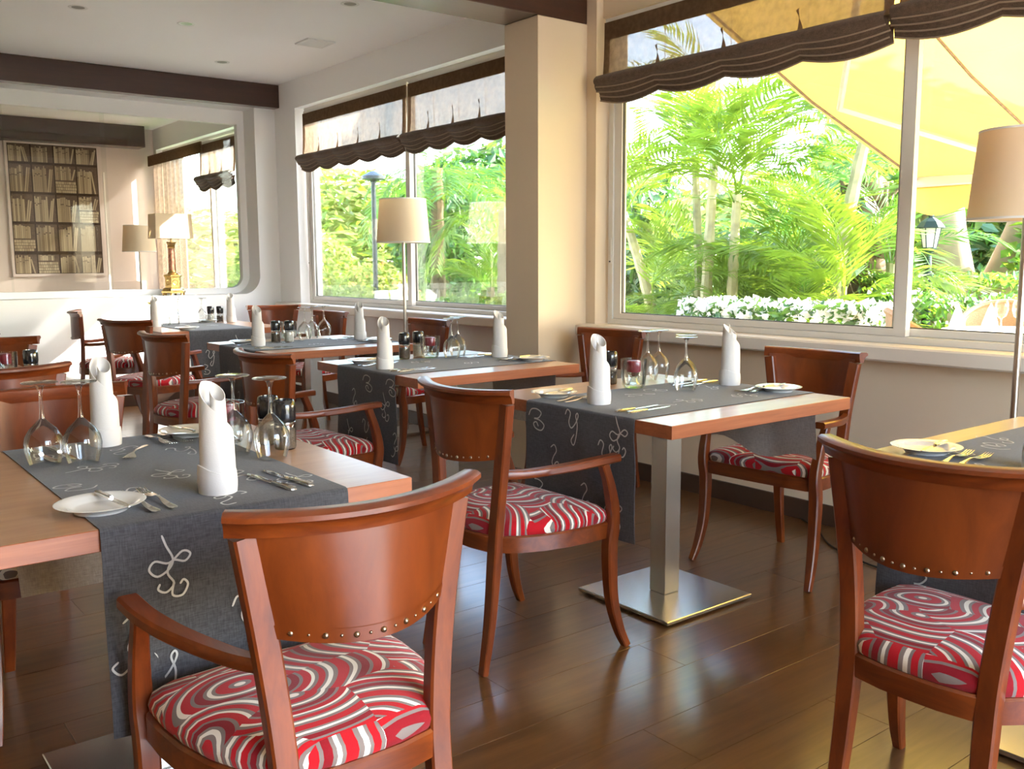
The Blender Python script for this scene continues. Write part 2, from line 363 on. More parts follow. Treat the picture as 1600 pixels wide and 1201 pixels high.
# window wall: low wall, lintel, piers
W1, W2, W3 = (0.45, 4.08), (4.50, 8.02), (9.05, 11.9)
ZS, ZT = 0.865, 2.60
wr = MB()
wr.m = 0; wr.box((XW, 4.46, 0), (XW+.2, YR, ZS-.002)); wr.box((XW, 4.46, ZT), (XW+.2, YR, ZC))
wr.box((XW, 8.02, ZS-.002), (XW+.2, W3[0], ZT)); wr.box((XW, W3[1], ZS-.002), (XW+.2, YR, ZT))
wr.m = 1; wr.box((XW, YB, 0), (XW+.2, 4.46, ZS-.002)); wr.box((XW+.05, YB, ZT), (XW+.2, 4.08, ZC)); wr.box((XW, 4.08, ZS-.002), (XW+.2, 4.50, ZC)); wr.box((XW, YB, ZS-.002), (XW+.2, W1[0], ZC))
struct(wr.build('wall_right', ['white_wall', 'cream_wall'], smooth=False))
struct(MB().box((3.434, 4.16, 0), (XW, 4.46, 2.577), 0.004).build('pillar', 'cream_wall', smooth=False))
struct(MB().box((XL, 4.16, 2.577), (XW-.002, 4.46, ZC-.001), 0.003).build('trim_1', 'beam', smooth=False))
struct(MB().box((XL, 8.34, 2.640), (XW+.0, YF, ZC-.001), 0.003).build('trim_2', 'beam', smooth=False))
# far wall with the rounded interior window
OX0, OX1, OZ0, OZ1, RAD = -1.2, 3.60, 0.945, 2.64, 0.17
arc = [(OX1-RAD+RAD*math.sin(a), OZ0+RAD-RAD*math.cos(a)) for a in [i*PI/2/10 for i in range(11)]]
poly = [(XL, 0), (XW, 0), (XW, OZ1), (OX1, OZ1)] + arc[::-1] + [(OX0, OZ0), (OX0, OZ1), (XL, OZ1)]
wf = MB().prism(poly, lambda p: (p[0], YF, p[1]), lambda p: (p[0], YF+.34, p[1]))
wf.box((XL, YF, OZ1), (XW, YF+.34, ZC))
struct(wf.build('wall_far', 'white_wall', smooth=True, angle=25))
w4 = thing('window_4', None, None); w4['kind'] = 'structure'
IX0, IX1, IZ0, IZ1, R2 = OX0+.06, 3.535, 1.0, 2.515, 0.11
arc2 = [(IX1-R2+R2*math.sin(a), IZ0+R2-R2*math.cos(a)) for a in [i*PI/2/10 for i in range(11)]]
fm = MB().prism([(OX0-.0, OZ0), (OX0, OZ1), (IX0, OZ1), (IX0, IZ0)] + arc2 + [(IX1, IZ1), (IX0, IZ1), (IX0, OZ1), (OX1, OZ1)] + arc[::-1],
               lambda p: (p[0], YF+.255, p[1]), lambda p: (p[0], YF+.325, p[1]))
fm.build('window_frame', 'white_wall', w4, smooth=True, angle=25)
def pane_xz(x0, x1, z0, z1, y, par, name='glass_pane', t=0.006):
    return MB().box((x0, y, z0), (x1, y+t, z1)).build(name, 'pane', par, smooth=False)
for a, b, yy in ((OX0, 1.57, 0.272), (1.555, 2.36, 0.284), (2.325, OX1, 0.296)):
    pane_xz(a, b, OZ0, OZ1, YF+yy, w4)
MB().box((2.323, YF+.272, IZ0), (2.337, YF+.284, IZ1-.5)).build('pane_clip', 'sill', w4, smooth=False)
# room behind the glass
struct(MB().box((XL, YR, 0), (XW+.2, YR+.2, ZC)).build('wall_rear', 'pinkwall', smooth=False))
struct(MB().box((XL, YR-.28, 2.60), (3.62, YR-.001, ZC-.001)).build('trim_3', 'beam', smooth=False))
struct(MB().box((2.0, YR-.03, 0), (3.62, YR-.001, 1.02)).build('trim_4', 'pinkwall', smooth=False))
# left and back walls stand outside the picture; the back one has an unseen opening, added and sized for sky fill
wl = MB(); wl.box((XL-.2, YB, 0), (XL, 4.3, ZC)); wl.m = 1; wl.box((XL-.2, 4.3, 0), (XL, YR, ZC))
struct(wl.build('wall_left', ['tan_wall', 'white_wall'], smooth=False))
wb = MB(); wb.box((XL-.2, YB-.2, 0), (.3, YB, ZC)); wb.box((.3, YB-.2, 2.62), (3.2, YB, ZC)); wb.box((3.2, YB-.2, 0), (XW+.2, YB, ZC))
struct(wb.build('wall_back', 'white_wall', smooth=False))
# skirting
for nm, a, b in (('baseboard_right', (XW-.014, 0.2, 0), (XW-.0005, 4.159, 0.098)), ('baseboard_right.001', (XW-.014, 4.461, 0), (XW-.0005, YF-.015, 0.098)), ('baseboard_far', (-0.8, YF-.014, 0), (XW-.015, YF-.0005, 0.098))):
    struct(MB().box(a, b, 0.003).build(nm, 'skirt', smooth=False))
# sills
struct(MB().box((3.715, 0.1, 0.798), (3.93, 4.155, ZS), 0.008).build('trim_5', 'sill', smooth=False))
struct(MB().box((3.715, 4.465, 0.798), (3.93, 8.40, ZS), 0.008).build('trim_6', 'sill', smooth=False))
def window(n, y0, y1, mid, z0, z1, x=3.875):
    r = thing('window_%d' % n, None, None); r['kind'] = 'structure'
    m = MB(); d = 0.11; fwid = 0.035
    m.box((x, y0, z0), (x+d, y0+fwid, z1), .002); m.box((x, y1-fwid, z0), (x+d, y1, z1), .002)
    m.box((x, y0+fwid, z0), (x+d, y1-fwid, z0+.03), .002); m.box((x, y0+fwid, z1-.03), (x+d, y1-fwid, z1), .002)
    m.build('window_frame', 'alu', r, smooth=False)
    for k, (a, b) in enumerate(((mid-.045, y1-fwid), (y0+fwid, mid+.045))):
        xs = x+.012+.045*k if True else x
        st = .058; q = MB()
        q.box((xs, a, z0+.03), (xs+.035, a+st, z1-.03), .003); q.box((xs, b-st, z0+.03), (xs+.035, b, z1-.03), .003)
        q.box((xs, a+st, z0+.03), (xs+.035, b-st, z0+.065), .003); q.box((xs, a+st, z1-.075), (xs+.035, b-st, z1-.03), .003)
        sa = q.build('sash', 'alu', r, smooth=False)
        g = MB(); e = .004
        for A, B in (((xs+.008, a+st, z0+.065), (xs+.026, a+st+e, z1-.075)), ((xs+.008, b-st-e, z0+.065), (xs+.026, b-st, z1-.075)), ((xs+.008, a+st, z0+.065), (xs+.026, b-st, z0+.065+e))): g.box(A, B)
        g.build('gasket', 'gasket', sa, smooth=False)
        MB().box((xs+.014, a+st, z0+.065), (xs+.020, b-st, z1-.075)).build('glass_pane', 'pane', sa, smooth=False)
    MB().box((x-.004, y1-.028, z0+.35), (x+.001, y1-.012, z0+.50), .002).build('latch', 'alu', r, smooth=False)
    MB().lathe([(.0001, 0), (.005, 0), (.005, .008), (.0001, .008)], 8).build('latch_hole', 'gasket', r, loc=(x-.006, y1-.02, z0+.36))
    return r
window(1, W1[0], W1[1]-.03, 2.232, ZS, ZT)
window(2, W2[0], W2[1]-.03, 6.29, ZS, ZT)
window(3, W3[0], W3[1], 10.4, 0.12, ZT)

# ------------------------------------------------------------------ armchair
def make_chair(label, loc, rz):
    r = thing('armchair', label, 'chair', loc, rz, 'wooden armchairs with red patterned seats')
    for sx in (-1, 1):
        bp = catmull([(sx*.150, -.240, 0), (sx*.147, -.212, .15), (sx*.144, -.190, .34), (sx*.147, -.182, .46), (sx*.163, -.176, .62), (sx*.1935, -.179, .823)], 4)
        n = len(bp)
        MB().sweep(bp, rrect(.0215, .0155, .004), (0, 1, 0), [0.68+.32*min(1, i/8) for i in range(n)]).build('back_leg', 'chair', r)
        fp = catmull([(sx*.266, .252, 0), (sx*.258, .222, .07), (sx*.251, .197, .18), (sx*.250, .190, .34), (sx*.252, .203, .43), (sx*.256, .182, .53), (sx*.259, .150, .612)], 4)
        n = len(fp)
        MB().sweep(fp, rrect(.0205, .0205, .005), (0, 1, 0), [0.60+.40*min(1, i/11) if i < 14 else 1-.30*min(1, (i-14)/8) for i in range(n)]).build('front_leg', 'chair', r)
        ap = catmull([(sx*.166, -.172, .607), (sx*.196, -.10, .606), (sx*.238, .015, .614), (sx*.260, .11, .622), (sx*.264, .205, .625)], 5)
        n = len(ap)
        MB().sweep(ap, rrect(.020, .0125, .005), (0, 0, 1), [(.62+.38*min(1, i/12), 1) for i in range(n)]).build('armrest', 'chair_y', r)
    half = [(0, .214), (.12, .213), (.215, .208), (.243, .196), (.254, .17), (.254, .10), (.246, .02), (.228, -.06), (.198, -.13), (.160, -.182), (.12, -.203), (.06, -.214)]
    outl = half + [(0, -.216)] + [(-x, y) for x, y in half[:0:-1]]
    n = len(outl)
    sf = MB()
    ring = lambda k, z, d=0.0: [(x*(1-d), y*(1-d), z) for x, y in outl]
    v = ring(0, .368) + ring(0, .414) + ring(0, .419, .02) + ring(0, .419, .11) + ring(0, .368, .11)
    fs = [(k*n+i, k*n+(i+1) % n, ((k+1) % 5)*n+(i+1) % n, ((k+1) % 5)*n+i) for k in range(5) for i in range(n)]
    sf.add(v, fs); sf.build('seat_frame', 'chair_x', r)
    cu = MB(); vs = []; fs = []
    lev = [(.955, .416), (.975, .424), (.985, .437), (.965, .450), (.90, .462), (.78, .471), (.60, .478), (.38, .483), (.16, .485)]
    for sc, z in lev: vs += [(x*sc, y*sc, z) for x, y in outl]
    vs.append((0, 0, .486))
    for k in range(len(lev)-1):
        for i in range(n): fs.append((k*n+i, k*n+(i+1) % n, k*n+n+(i+1) % n, k*n+n+i))
    b = (len(lev)-1)*n
    for i in range(n): fs.append((b+i, b+(i+1) % n, len(vs)-1))
    cu.add(vs, fs); tag(cu.build('seat_cushion', 'seat', r, angle=180), 'domed cushion in red, grey and cream swirls', None)
    # curved back panel
    BOW = .068
    def yb(x, hw): return -.180 - BOW*(1-(x/hw)**2)
    pn = MB()
    for side in (0, 1):
        def fn(u, v_):
            zb = .640 + .014*(2*u-1)**2; z = zb + (.836-zb)*v_; hw = .153 + .043*((z-.64)/.2)
            x = hw*(2*u-1); return (x, yb(x, hw) + (.007 if side else -.007), z)
        pn.grid(fn, 18, 6)
    nv = 19*7
    top = lambda i, s: s*nv + 6*19+i
    for i in range(18):
        pn.f.append([i, i+1, nv+i+1, nv+i]); pn.mi.append(0)
        pn.f.append([top(i, 0), top(i+1, 0), top(i+1, 1), top(i, 1)]); pn.mi.append(0)
    for j in range(6):
        pn.f.append([j*19, j*19+19, nv+j*19+19, nv+j*19]); pn.mi.append(0)
        pn.f.append([j*19+18, j*19+37, nv+j*19+37, nv+j*19+18]); pn.mi.append(0)
    back = pn.build('backrest', 'panel', r, angle=50)
    # bottom strip that carries the studs
    def fs_(u, v_):
        zb = .6385 + .014*(2*u-1)**2; z = zb + .024*v_; hw = .153 + .043*((z-.64)/.2); x = hw*(2*u-1)*.985; return (x, yb(x, hw)-.0085, z)
    MB().grid(fs_, 18, 2).build('stud_band', 'panel', back)
    sm = make_chair.stud
    for i in range(13):
        u = .06+.88*i/12; big = i % 2 == 0; x = .153*(2*u-1); z = .651+.014*(2*u-1)**2; k = 1.0 if big else .55
        obj('stud', sm, back, (x, yb(x, .153)-.0085, z), sc=(k, k, k))
    # rolled crest rail
    pts = [(.222*math.sin(a*1.02)/math.sin(1.02), 0, 0) for a in [-1+2*i/20 for i in range(21)]]
    cp = []
    for p in pts:
        x = p[0]; e = abs(x)/.222
        cp.append((x, -.178 - BOW*(1-e*e), .842 + .006*e*e))
    sect = [(.009, -.022), (.013, .0), (.013, .014), (.006, .019), (-.022, .019), (-.031, .014), (-.031, .006), (-.020, .001), (-.012, -.010), (-.009, -.022)]
    sect = [(-a, b_) for a, b_ in sect]
    MB().sweep(cp, sect, (0, 0, 1), [(.85+.15*min(1, min(i, 20-i)/2), 1) for i in range(21)]).build('crest_rail', 'chair_x', r)
    return r
make_chair.stud = MB().lathe([(.0055, 0), (.0050, .0022), (.0030, .0040), (.0004, .0046)], 8).mesh('stud', 'stud')
make_chair.stud.transform(Matrix.Rotation(PI/2, 4, 'X'))
def face(fx, fy): return math.atan2(fy, fx) - PI/2
chair = make_chair('armchair seen from behind in the foreground, at the near side of the front left table', (.722, 1.52, 0), 0)
CH = [
 ('armchair seen from behind, pulled up to the left side of the middle table', (1.82, 2.335, 0), face(1, .02)),
 ('armchair pushed under the right side of the middle table, runner end on its seat', (3.185, 2.285, 0), face(-.99, -.08)),
 ('armchair seen from behind at the right edge, facing the table cut off by it', (1.915, .915, 0), face(1, 0)),
 ('armchair facing the camera across the front left table, behind its two upturned glasses', (.62, 2.87, 0), face(.0, -1)),
 ('armchair seen from behind at the left edge, only its crest above the next chair', (.63, 4.02, 0), face(0, 1)),
 ('armchair at the far side of the left-edge table, one crest tip beside the mill', (.80, 5.15, 0), face(-.15, -1)),
 ('armchair seen from behind at the left side of the table beside the pillar', (1.785, 3.76, 0), face(1, .10)),
 ('armchair seen from behind at the left side of the third window-row table', (1.80, 5.14, 0), face(.97, .22)),
 ('armchair between the beige pillar and the window, at the right of the pillar table', (3.39, 3.68, 0), face(-.98, -.17)),
 ('armchair in front of the white-footed floor lamp, right of the third table', (3.15, 5.15, 0), face(-1, -.04)),
 ('armchair seen from behind on the near left side of the sunlit far table', (1.98, 6.59, 0), face(.87, .49)),
 ('armchair in profile in the sun patch, farthest left at the sunlit far table', (2.07, 7.95, 0), face(.97, -.23)),
 ('orange lit armchair facing the camera in the far corner under the round-cornered window', (3.34, 7.62, 0), face(-.46, -.89)),
 ('armchair with pale lit crest at the right of the sunlit far table', (3.14, 6.5, 0), face(-1, -.1)),
]
for lb, loc, rz in CH: dup(chair, lb, loc, rz)

# ------------------------------------------------------------------ tables, runners
def make_table(label, x0, y0, sx, sy, bc, wooden=False):
    cx, cy = x0+sx/2, y0+sy/2
    r = thing('dining_table', label, 'table', (cx, cy, 0), 0, 'square cherry dining tables')
    t = MB(); t.m = 0; t.box((-sx/2, -sy/2, .708), (sx/2, sy/2, .750), .0015)
    o = t.build('tabletop', ['edge', 'top'], r, smooth=False)
    for p in o.data.polygons:
        if p.normal.z > .9: p.material_index = 1
    bx, by = bc[0]-cx, bc[1]-cy
    if wooden:
        MB().box((bx-.075, by-.075, .03), (bx+.075, by+.075, .708), .006).build('pedestal', 'chair', r, smooth=False)
        MB().box((bx-.25, by-.25, 0), (bx+.25, by+.25, .035), .006).build('base_plate', 'chair', r, smooth=False)
    else:
        MB().box((bx-.0375, by-.0375, .02), (bx+.0375, by+.0375, .702), .003).build('column', 'steel', r, smooth=False)
        MB().box((bx-.12, by-.12, .700), (bx+.12, by+.12, .708)).build('top_plate', 'steel', r, smooth=False)
        MB().box((bx-.225, by-.225, .006), (bx+.225, by+.225, .020), .0025).build('base_plate', 'steel', r, smooth=False)
        MB().box((bx-.20, by-.20, 0), (bx+.20, by+.20, .006)).build('foot_pad', 'gasket', r, smooth=False)
    return r
make_table('front left table with dark runner, steel foot hidden behind a chair', .18, 1.783, .92, .92, (.655, 2.245))
make_table('middle table over a clearly visible square steel column and foot', 2.045, 1.862, .92, .92, (2.51, 2.31))
make_table('table beside the beige pillar, second in the row by the windows', 2.075, 3.30, .90, .92, (2.53, 3.76))
make_table('third table in the window row, just before the white-footed floor lamp', 2.06, 4.76, .92, .92, (2.54, 5.22))
make_table('sunlit far table on a dark wooden pedestal, below the brass lamp', 2.12, 6.72, .94, 1.0, (2.62, 7.25), True)
make_table('table at the right edge, before the large right floor lamp', 2.075, .38, .925, .92, (2.54, .84))
make_table('table at the left edge with one black-capped mill on it', -.02, 4.10, .92, .92, (.44, 4.56))

MOT = [
 [[(-.15,.75),(-.05,.45),(.1,.1),(0,-.15),(-.3,-.3),(-.5,-.1),(-.35,.1),(0,0),(.35,.25),(.55,.15),(.4,-.02),(.1,.05),(-.05,-.25),(.1,-.55),(-.1,-.75),(-.3,-.65),(-.25,-.5)], [(.1,-.5),(.05,-.85),(.3,-.9),(.45,-.65),(.35,-.5),(.25,-.6)]],
 [[(-.5,.5),(-.35,.75),(-.15,.6),(-.25,.2),(-.1,-.05),(.15,.15),(.35,.5),(.3,.65),(.2,.5),(.3,.1),(.2,-.5),(.05,-.8),(-.1,-.6),(.1,-.3)]],
 [[(-.2,.6),(.05,.75),(.2,.5),(0,.2),(-.1,-.1),(.1,-.3),(.35,-.2),(.3,0),(.1,-.1),(-.05,-.5),(-.3,-.7),(-.5,-.5),(-.35,-.35)]],
 [[(-.6,.1),(-.4,.4),(0,.45),(.3,.3),(.1,.05),(-.2,0),(.2,-.05),(.5,-.25),(.3,-.5),(-.1,-.45),(-.25,-.25),(-.05,-.15),(.1,-.35)]],
]
def motif_mesh(strokes, wid=.0042, sc=.075):
    vs = []; fs = []
    for st in strokes:
        p = catmull([(a*sc, b*sc, 0) for a, b in st], 5); o = len(vs)
        for i, q in enumerate(p):
            t = (p[min(i+1, len(p)-1)]-p[max(i-1, 0)]).normalized(); nrm = Vector((-t.y, t.x, 0))
            ww = wid/2*(0.55 if i in (0, len(p)-1) else 1)
            vs += [q+nrm*ww, q-nrm*ww]
        for i in range(len(p)-1): fs.append((o+2*i, o+2*i+1, o+2*i+3, o+2*i+2))
    return rawmesh('embroidered_scroll', [tuple(v) for v in vs], fs, ['thread'])
MOTM = [motif_mesh(m) for m in MOT]
def runner(label, loc, rz, length, width, dropA, dropB, tops, hangs, bunchB=False, pushB=0):
    """local: x across the runner, y along it; A hangs at -y, B at +y. Top at z=.7505."""
    r = thing('table_runner', label, 'runner', (loc[0], loc[1], .7505), rz, 'charcoal embroidered table runners')
    L = length/2; e = .006
    prof = []
    for k in range(9): prof.append((-L-e-.003*math.sin(k*.9), -dropA+dropA*k/9*(1-.012/dropA)))
    prof += [(-L-e, -.008), (-L-e*.6, -.001), (-L+.004, .0012)]
    for k in range(1, 10): prof.append((-L+.004+(length-.008)*k/10, .0012))
    if bunchB:
        prof += [(L-.004, .0012), (L+e*.6, -.001), (L+e, -.008), (L+.010, -.06), (L+.016, -.12), (L+.026, -.18), (L+.030, -dropB*.86), (L+.034, -dropB)]
    else:
        prof += [(L-.004, .0012), (L+e*.6, -.001), (L+e, -.008)]
        for k in range(8, -1, -1):
            q = 1-k/9; prof.append((L+e+.003*math.sin(k*.8)-pushB*q**1.1, -dropB+dropB*k/9*(1-.012/dropB)))
    n = len(prof); nu = 12
    def pt(u, j, off):
        y, z = prof[j]; x = (u-.5)*width
        hang = max(0, -z-.02)
        d = Vector((prof[min(j+1, n-1)][0]-prof[max(j-1, 0)][0], prof[min(j+1, n-1)][1]-prof[max(j-1, 0)][1])).normalized()
        nrm = (-d.y, d.x)
        wv = .010*hang/.4*math.sin(u*11+1.0) + .005*hang/.4*math.sin(u*23)
        if pushB and y > L-.2 and hang > 0: wv *= .25
        if bunchB and y > L: z = z + (.02*math.sin(u*9)+.05*max(0, .55-u)*1.0)*min(1, hang/.25)
        yy = y + (wv if y > 0 else -wv) if hang > 0 else y
        return (x, yy + nrm[0]*off, z + nrm[1]*off)
    m = MB(); m.m = 0
    m.grid(lambda u, v: pt(u, round(v*(n-1)), .0011), nu, n-1)
    m.m = 1; m.grid(lambda u, v: pt(u, round(v*(n-1)), -.0009), nu, n-1)
    nv = (nu+1)*n
    for j in range(n-1):
        for c0 in (0, nu):
            m.f.append([j*(nu+1)+c0, (j+1)*(nu+1)+c0, nv+(j+1)*(nu+1)+c0, nv+j*(nu+1)+c0]); m.mi.append(0)
    for j in (0, n-1):
        for i in range(nu):
            m.f.append([j*(nu+1)+i, j*(nu+1)+i+1, nv+j*(nu+1)+i+1, nv+j*(nu+1)+i]); m.mi.append(0)
    m.build('runner_cloth', ['runner', 'runner_back'], r, angle=60)
    rnd = random.Random(int(loc[0]*1000+loc[1]*77))
    for k, (x, y) in enumerate(tops):
        obj('embroidered_scroll', MOTM[(k*3+1) % 4], r, (x, y, .0030), (0, 0, rnd.choice((0, PI, PI/2, -.3, 2.8))))
    for k, (x, dz, mi) in enumerate(hangs):
        wv = .010*dz/.4*math.sin((x/width+.5)*11+1)+.005*dz/.4*math.sin((x/width+.5)*23)
        obj('embroidered_scroll', MOTM[mi], r, (x, -L-e-.0055-wv, -dz), (PI/2, 0, 0), sc=(1.0, 1.0, 1))
    return r
runner('charcoal runner on the front left table, hanging towards the camera', (.683, 2.243), 0, .92, .505, .40, .362,
       [(x-.683, y-2.243) for x, y in [(.50, 2.56), (.55, 2.326), (.475, 2.15), (.673, 2.509), (.80, 2.40), (.678, 2.161), (.55, 2.03), (.70, 1.85), (.80, 2.03), (.885, 1.935), (.82, 2.62)]],
       [(.55-.683, .085, 0), (.705-.683, .235, 1), (.472-.683, .225, 2), (.80-.683, .12, 3), (.53-.683, .31, 1), (.85-.683, .3, 2)], pushB=.120)
runner('charcoal runner on the middle table, one end bunched on a chair seat', (2.505, 2.272), -PI/2, .92, .525, .395, .262,
       [(-(y-2.272), x-2.505) for x, y in [(2.431, 2.369), (2.441, 2.16), (2.563, 2.42), (2.785, 2.343), (2.30, 2.13), (2.72, 2.12), (2.25, 2.44), (2.80, 2.48)]],
       [(-(2.47-2.272), .055, 3), (-(2.388-2.272), .19, 2), (-(2.288-2.272), .06, 1), (-(2.13-2.272), .14, 1), (-(2.075-2.272), .055, 0), (-(2.10-2.272), .30, 0), (-(2.22-2.272), .29, 2), (-(2.46-2.272), .3, 3)], True)
runner('charcoal runner on the table beside the pillar', (2.525, 3.735), -PI/2, .90, .52, .395, .33,
       [(-(y-3.735), x-2.525) for x, y in [(2.3, 3.6), (2.45, 3.85), (2.6, 3.65), (2.75, 3.85), (2.8, 3.6)]],
       [(-(3.84-3.735), .15, 2), (-(3.56-3.735), .14, 0), (-(3.70-3.735), .055, 3), (-(3.72-3.735), .28, 1), (-(3.90-3.735), .30, 0), (-(3.49-3.735), .31, 2), (-(3.50-3.735), .055, 3)])
runner('bluish charcoal runner on the third table by the floor lamp', (2.52, 5.20), -PI/2, .92, .52, .395, .33,
       [(-.1, -.2), (.1, 0), (-.05, .25), (.15, .3)], [(.1, .1, 0), (-.1, .2, 1), (.05, .3, 2)])
runner('charcoal runner on the sunlit far table, end hanging above a red seat', (2.56, 7.22), 0, 1.0, .50, .34, .30,
       [(-.1, -.2), (.1, 0), (-.05, .25)], [(.1, .1, 0), (-.1, .2, 1), (-.15, .28, 3)])
runner('charcoal runner on the right-edge table, corner folded over by the forks', (2.54, .955), -PI/2, .925, .50, .395, .33,
       [(-(y-.955), x-2.54) for x, y in [(2.18, 1.0), (2.30, 1.14), (2.45, 1.12), (2.55, 1.16), (2.42, .98), (2.75, 1.1)]],
       [(-.1, .1, 0), (.1, .2, 1), (-.15, .28, 3)])
runner('charcoal runner on the left-edge table', (.44, 4.56), 0, .92, .50, .30, .30, [(-.1, -.2), (.1, 0)], [(.1, .1, 0)])
MB().grid(lambda u, v: (-.235+.0*u+.09*v*(1-u), -.10+.13*u, .004+.010*math.sin(v*PI)), 6, 4)

# ------------------------------------------------------------------ tableware
ZT0 = .7535                                                     # top of a runner
def make_napkin(label, loc, rz):
    r = thing('napkin', label, 'napkin', loc, rz, 'white napkins folded upright')
    m = MB(); n = 44; th_max = 3.7*PI
    def rad(th): return .005+.0225*min(1, th/(1.7*PI))+.0008*th
    def top(th):
        if th < 2*PI: return .195 + .040*(.5+.5*math.cos(th-2*PI+.25))
        t = (th-2*PI)/(th_max-2*PI); return .235 - .165*t**1.1
    for off in (0, .0013):
        def fn(u, v):
            th = u*th_max; R = rad(th)+off; z = top(th)*v; k = 1-.20*(z/.24)**2.2
            return (R*k*math.cos(th)*1.06, R*k*math.sin(th)*.96, z)
        m.grid(fn, n, 8)
    nv = (n+1)*9
    for i in range(n): m.f.append([8*(n+1)+i, 8*(n+1)+i+1, nv+8*(n+1)+i+1, nv+8*(n+1)+i]); m.mi.append(0)
    for j in range(8):
        a = j*(n+1)+n; m.f.append([a, a+n+1, nv+a+n+1, nv+a]); m.mi.append(0)
    m.build('rolled_cone', 'napkin', r, angle=60)
    c = MB()
    def fc(u, v):
        a = u*2*PI; R = .0384 + .0012*math.sin(3*a+1) + .0015*math.sin(v*PI)
        return (R*math.cos(a)*1.04, R*math.sin(a)*.98, (.050+.007*math.sin(a*1.0+.8)+.004*math.sin(2*a))*v)
    c.grid(fc, 28, 4); c.grid(lambda u, v: tuple(Vector(fc(u, v))*1.0 + Vector((-math.cos(u*2*PI)*.0022, -math.sin(u*2*PI)*.0022, .0003))), 28, 4)
    q = 29*5
    for i in range(28): c.f.append([4*29+i, 4*29+i+1, q+4*29+i+1, q+4*29+i]); c.mi.append(0)
    c.build('folded_cuff', 'napkin', r, angle=60)
    MB().grid(lambda u, v: ((.0390+.0012)*math.cos(-.2+.75*u+.35*v), (.0390+.0012)*math.sin(-.2+.75*u+.35*v)-.001, .004+.046*v), 4, 3).build('cuff_flap', 'napkin', r)
    return r
def make_glass(label, loc):
    r = thing('wine_glass', label, 'glass', loc, 0, 'upturned wine glasses')
    b = MB().lathe([(0.0342, 0.0000), (0.0381, 0.0131), (0.0431, 0.0349), (0.0448, 0.0501), (0.0414, 0.0698), (0.0314, 0.0872), (0.0168, 0.1014), (0.0067, 0.1123)], 24)
    b.build('bowl', 'glass', r, angle=60)
    MB().lathe([(0.0067, 0.1123), (0.0047, 0.1286), (0.0040, 0.1526), (0.0045, 0.1744), (0.0084, 0.1897), (0.0157, 0.1951)], 12).build('stem', 'glass', r, angle=60)
    MB().lathe([(0.0157, 0.1951), (0.0403, 0.1978), (0.0417, 0.1995), (0.0392, 0.2011), (0.0006, 0.2008)], 28).build('foot', 'glass', r, angle=60)
    return r
def make_tumbler(label, loc):
    r = thing('candle_glass', label, 'candle holder', loc, 0, 'tumblers with red candles')
    MB().lathe([(0.0007, 0.0022), (0.0375, 0.0022), (0.0442, 0.0132), (0.0489, 0.0550), (0.0503, 0.1100), (0.0482, 0.1100), (0.0469, 0.0550), (0.0402, 0.0154), (0.0007, 0.0110)], 24).build('glass', 'glass', r, angle=50)
    MB().lathe([(0.0007, 0.0616), (0.0255, 0.0616), (0.0268, 0.0660), (0.0268, 0.1012), (0.0214, 0.1045), (0.0007, 0.1023)], 16).build('candle', 'candle', r)
    MB().lathe([(0.0007, 0.0110), (0.0268, 0.0132), (0.0161, 0.0242), (0.0107, 0.0396), (0.0241, 0.0572), (0.0261, 0.0616)], 14).build('candle_cup', 'glass', r)
    return r
def make_mill(label, loc, fill):
    r = thing('pepper_mill' if fill == 'pepper' else 'salt_mill', label, 'mill', loc, 0, 'black-capped spice mills')
    MB().lathe([(.0005, 0), (.026, 0), (.0285, .006), (.0285, .060), (.026, .068)], 20).build('glass_body', 'glass', r)
    MB().lathe([(.0005, .003), (.0265, .003), (.0265, .052 if fill == 'pepper' else .060), (.0005, .056)], 18).build('spice', fill, r)
    MB().lathe([(.024, .066), (.0275, .072), (.0295, .085), (.0295, .112), (.0265, .126), (.0230, .129), (.0225, .124), (.0005, .124)], 24).build('grinder_cap', 'black', r, angle=50)
    MB().lathe([(.0270, .064), (.0280, .066), (.0280, .071), (.0250, .073)], 20).build('collar', 'cutlery', r)
    return r
def make_plate(label, loc):
    m = MB().lathe([(.0005, .003), (.045, .003), (.047, 0), (.050, 0), (.052, .004), (.066, .012), (.083, .0165), (.0845, .018), (.082, .0185), (.064, .0145), (.052, .008), (.046, .0065), (.0005, .006)], 40)
    o = m.build('side_plate', 'china', angle=60); o.location = loc
    return tag(o, label, 'plate', 'white side plates')
def flat(m, L, wf, zf, n=18, th=.0022):
    def f(s_):
        return lambda u, v: ((u-.5)*wf(v), v*L, zf(v)+(th if s_ else 0)*(1-.35*abs(2*u-1)))
    o = len(m.v); m.grid(f(0), 2, n); m.grid(f(1), 2, n); nv = 3*(n+1)
    for j in range(n):
        for c0 in (0, 2): m.f.append([o+j*3+c0, o+j*3+3+c0, o+nv+j*3+3+c0, o+nv+j*3+c0]); m.mi.append(0)
    for j in (0, n):
        for i in range(2): m.f.append([o+j*3+i, o+j*3+i+1, o+nv+j*3+i+1, o+nv+j*3+i]); m.mi.append(0)
def lerp(tab, v):
    for (a, x), (b, y_) in zip(tab, tab[1:]):
        if v <= b: return x+(y_-x)*(v-a)/(b-a)
    return tab[-1][1]
def fork_mesh():
    m = MB(); wt = [(0, .010), (.06, .019), (.35, .013), (.55, .006), (.68, .0065), (.76, .016), (.84, .022), (1, .023)]
    zt = [(0, .003), (.3, .004), (.6, .011), (.75, .006), (1, .004)]
    L = .148; flat(m, L, lambda v: lerp(wt, v), lambda v: lerp(zt, v))
    for k in range(4):
        x = -.009+.006*k
        m.sweep([(x, L-.001, .005), (x, L+.02, .0045), (x, L+.046, .010)], [(-.0014, -.0009), (.0014, -.0009), (.0014, .0009), (-.0014, .0009)], (0, 0, 1), [1, 1, .5])
    return m.mesh('fork', 'cutlery')
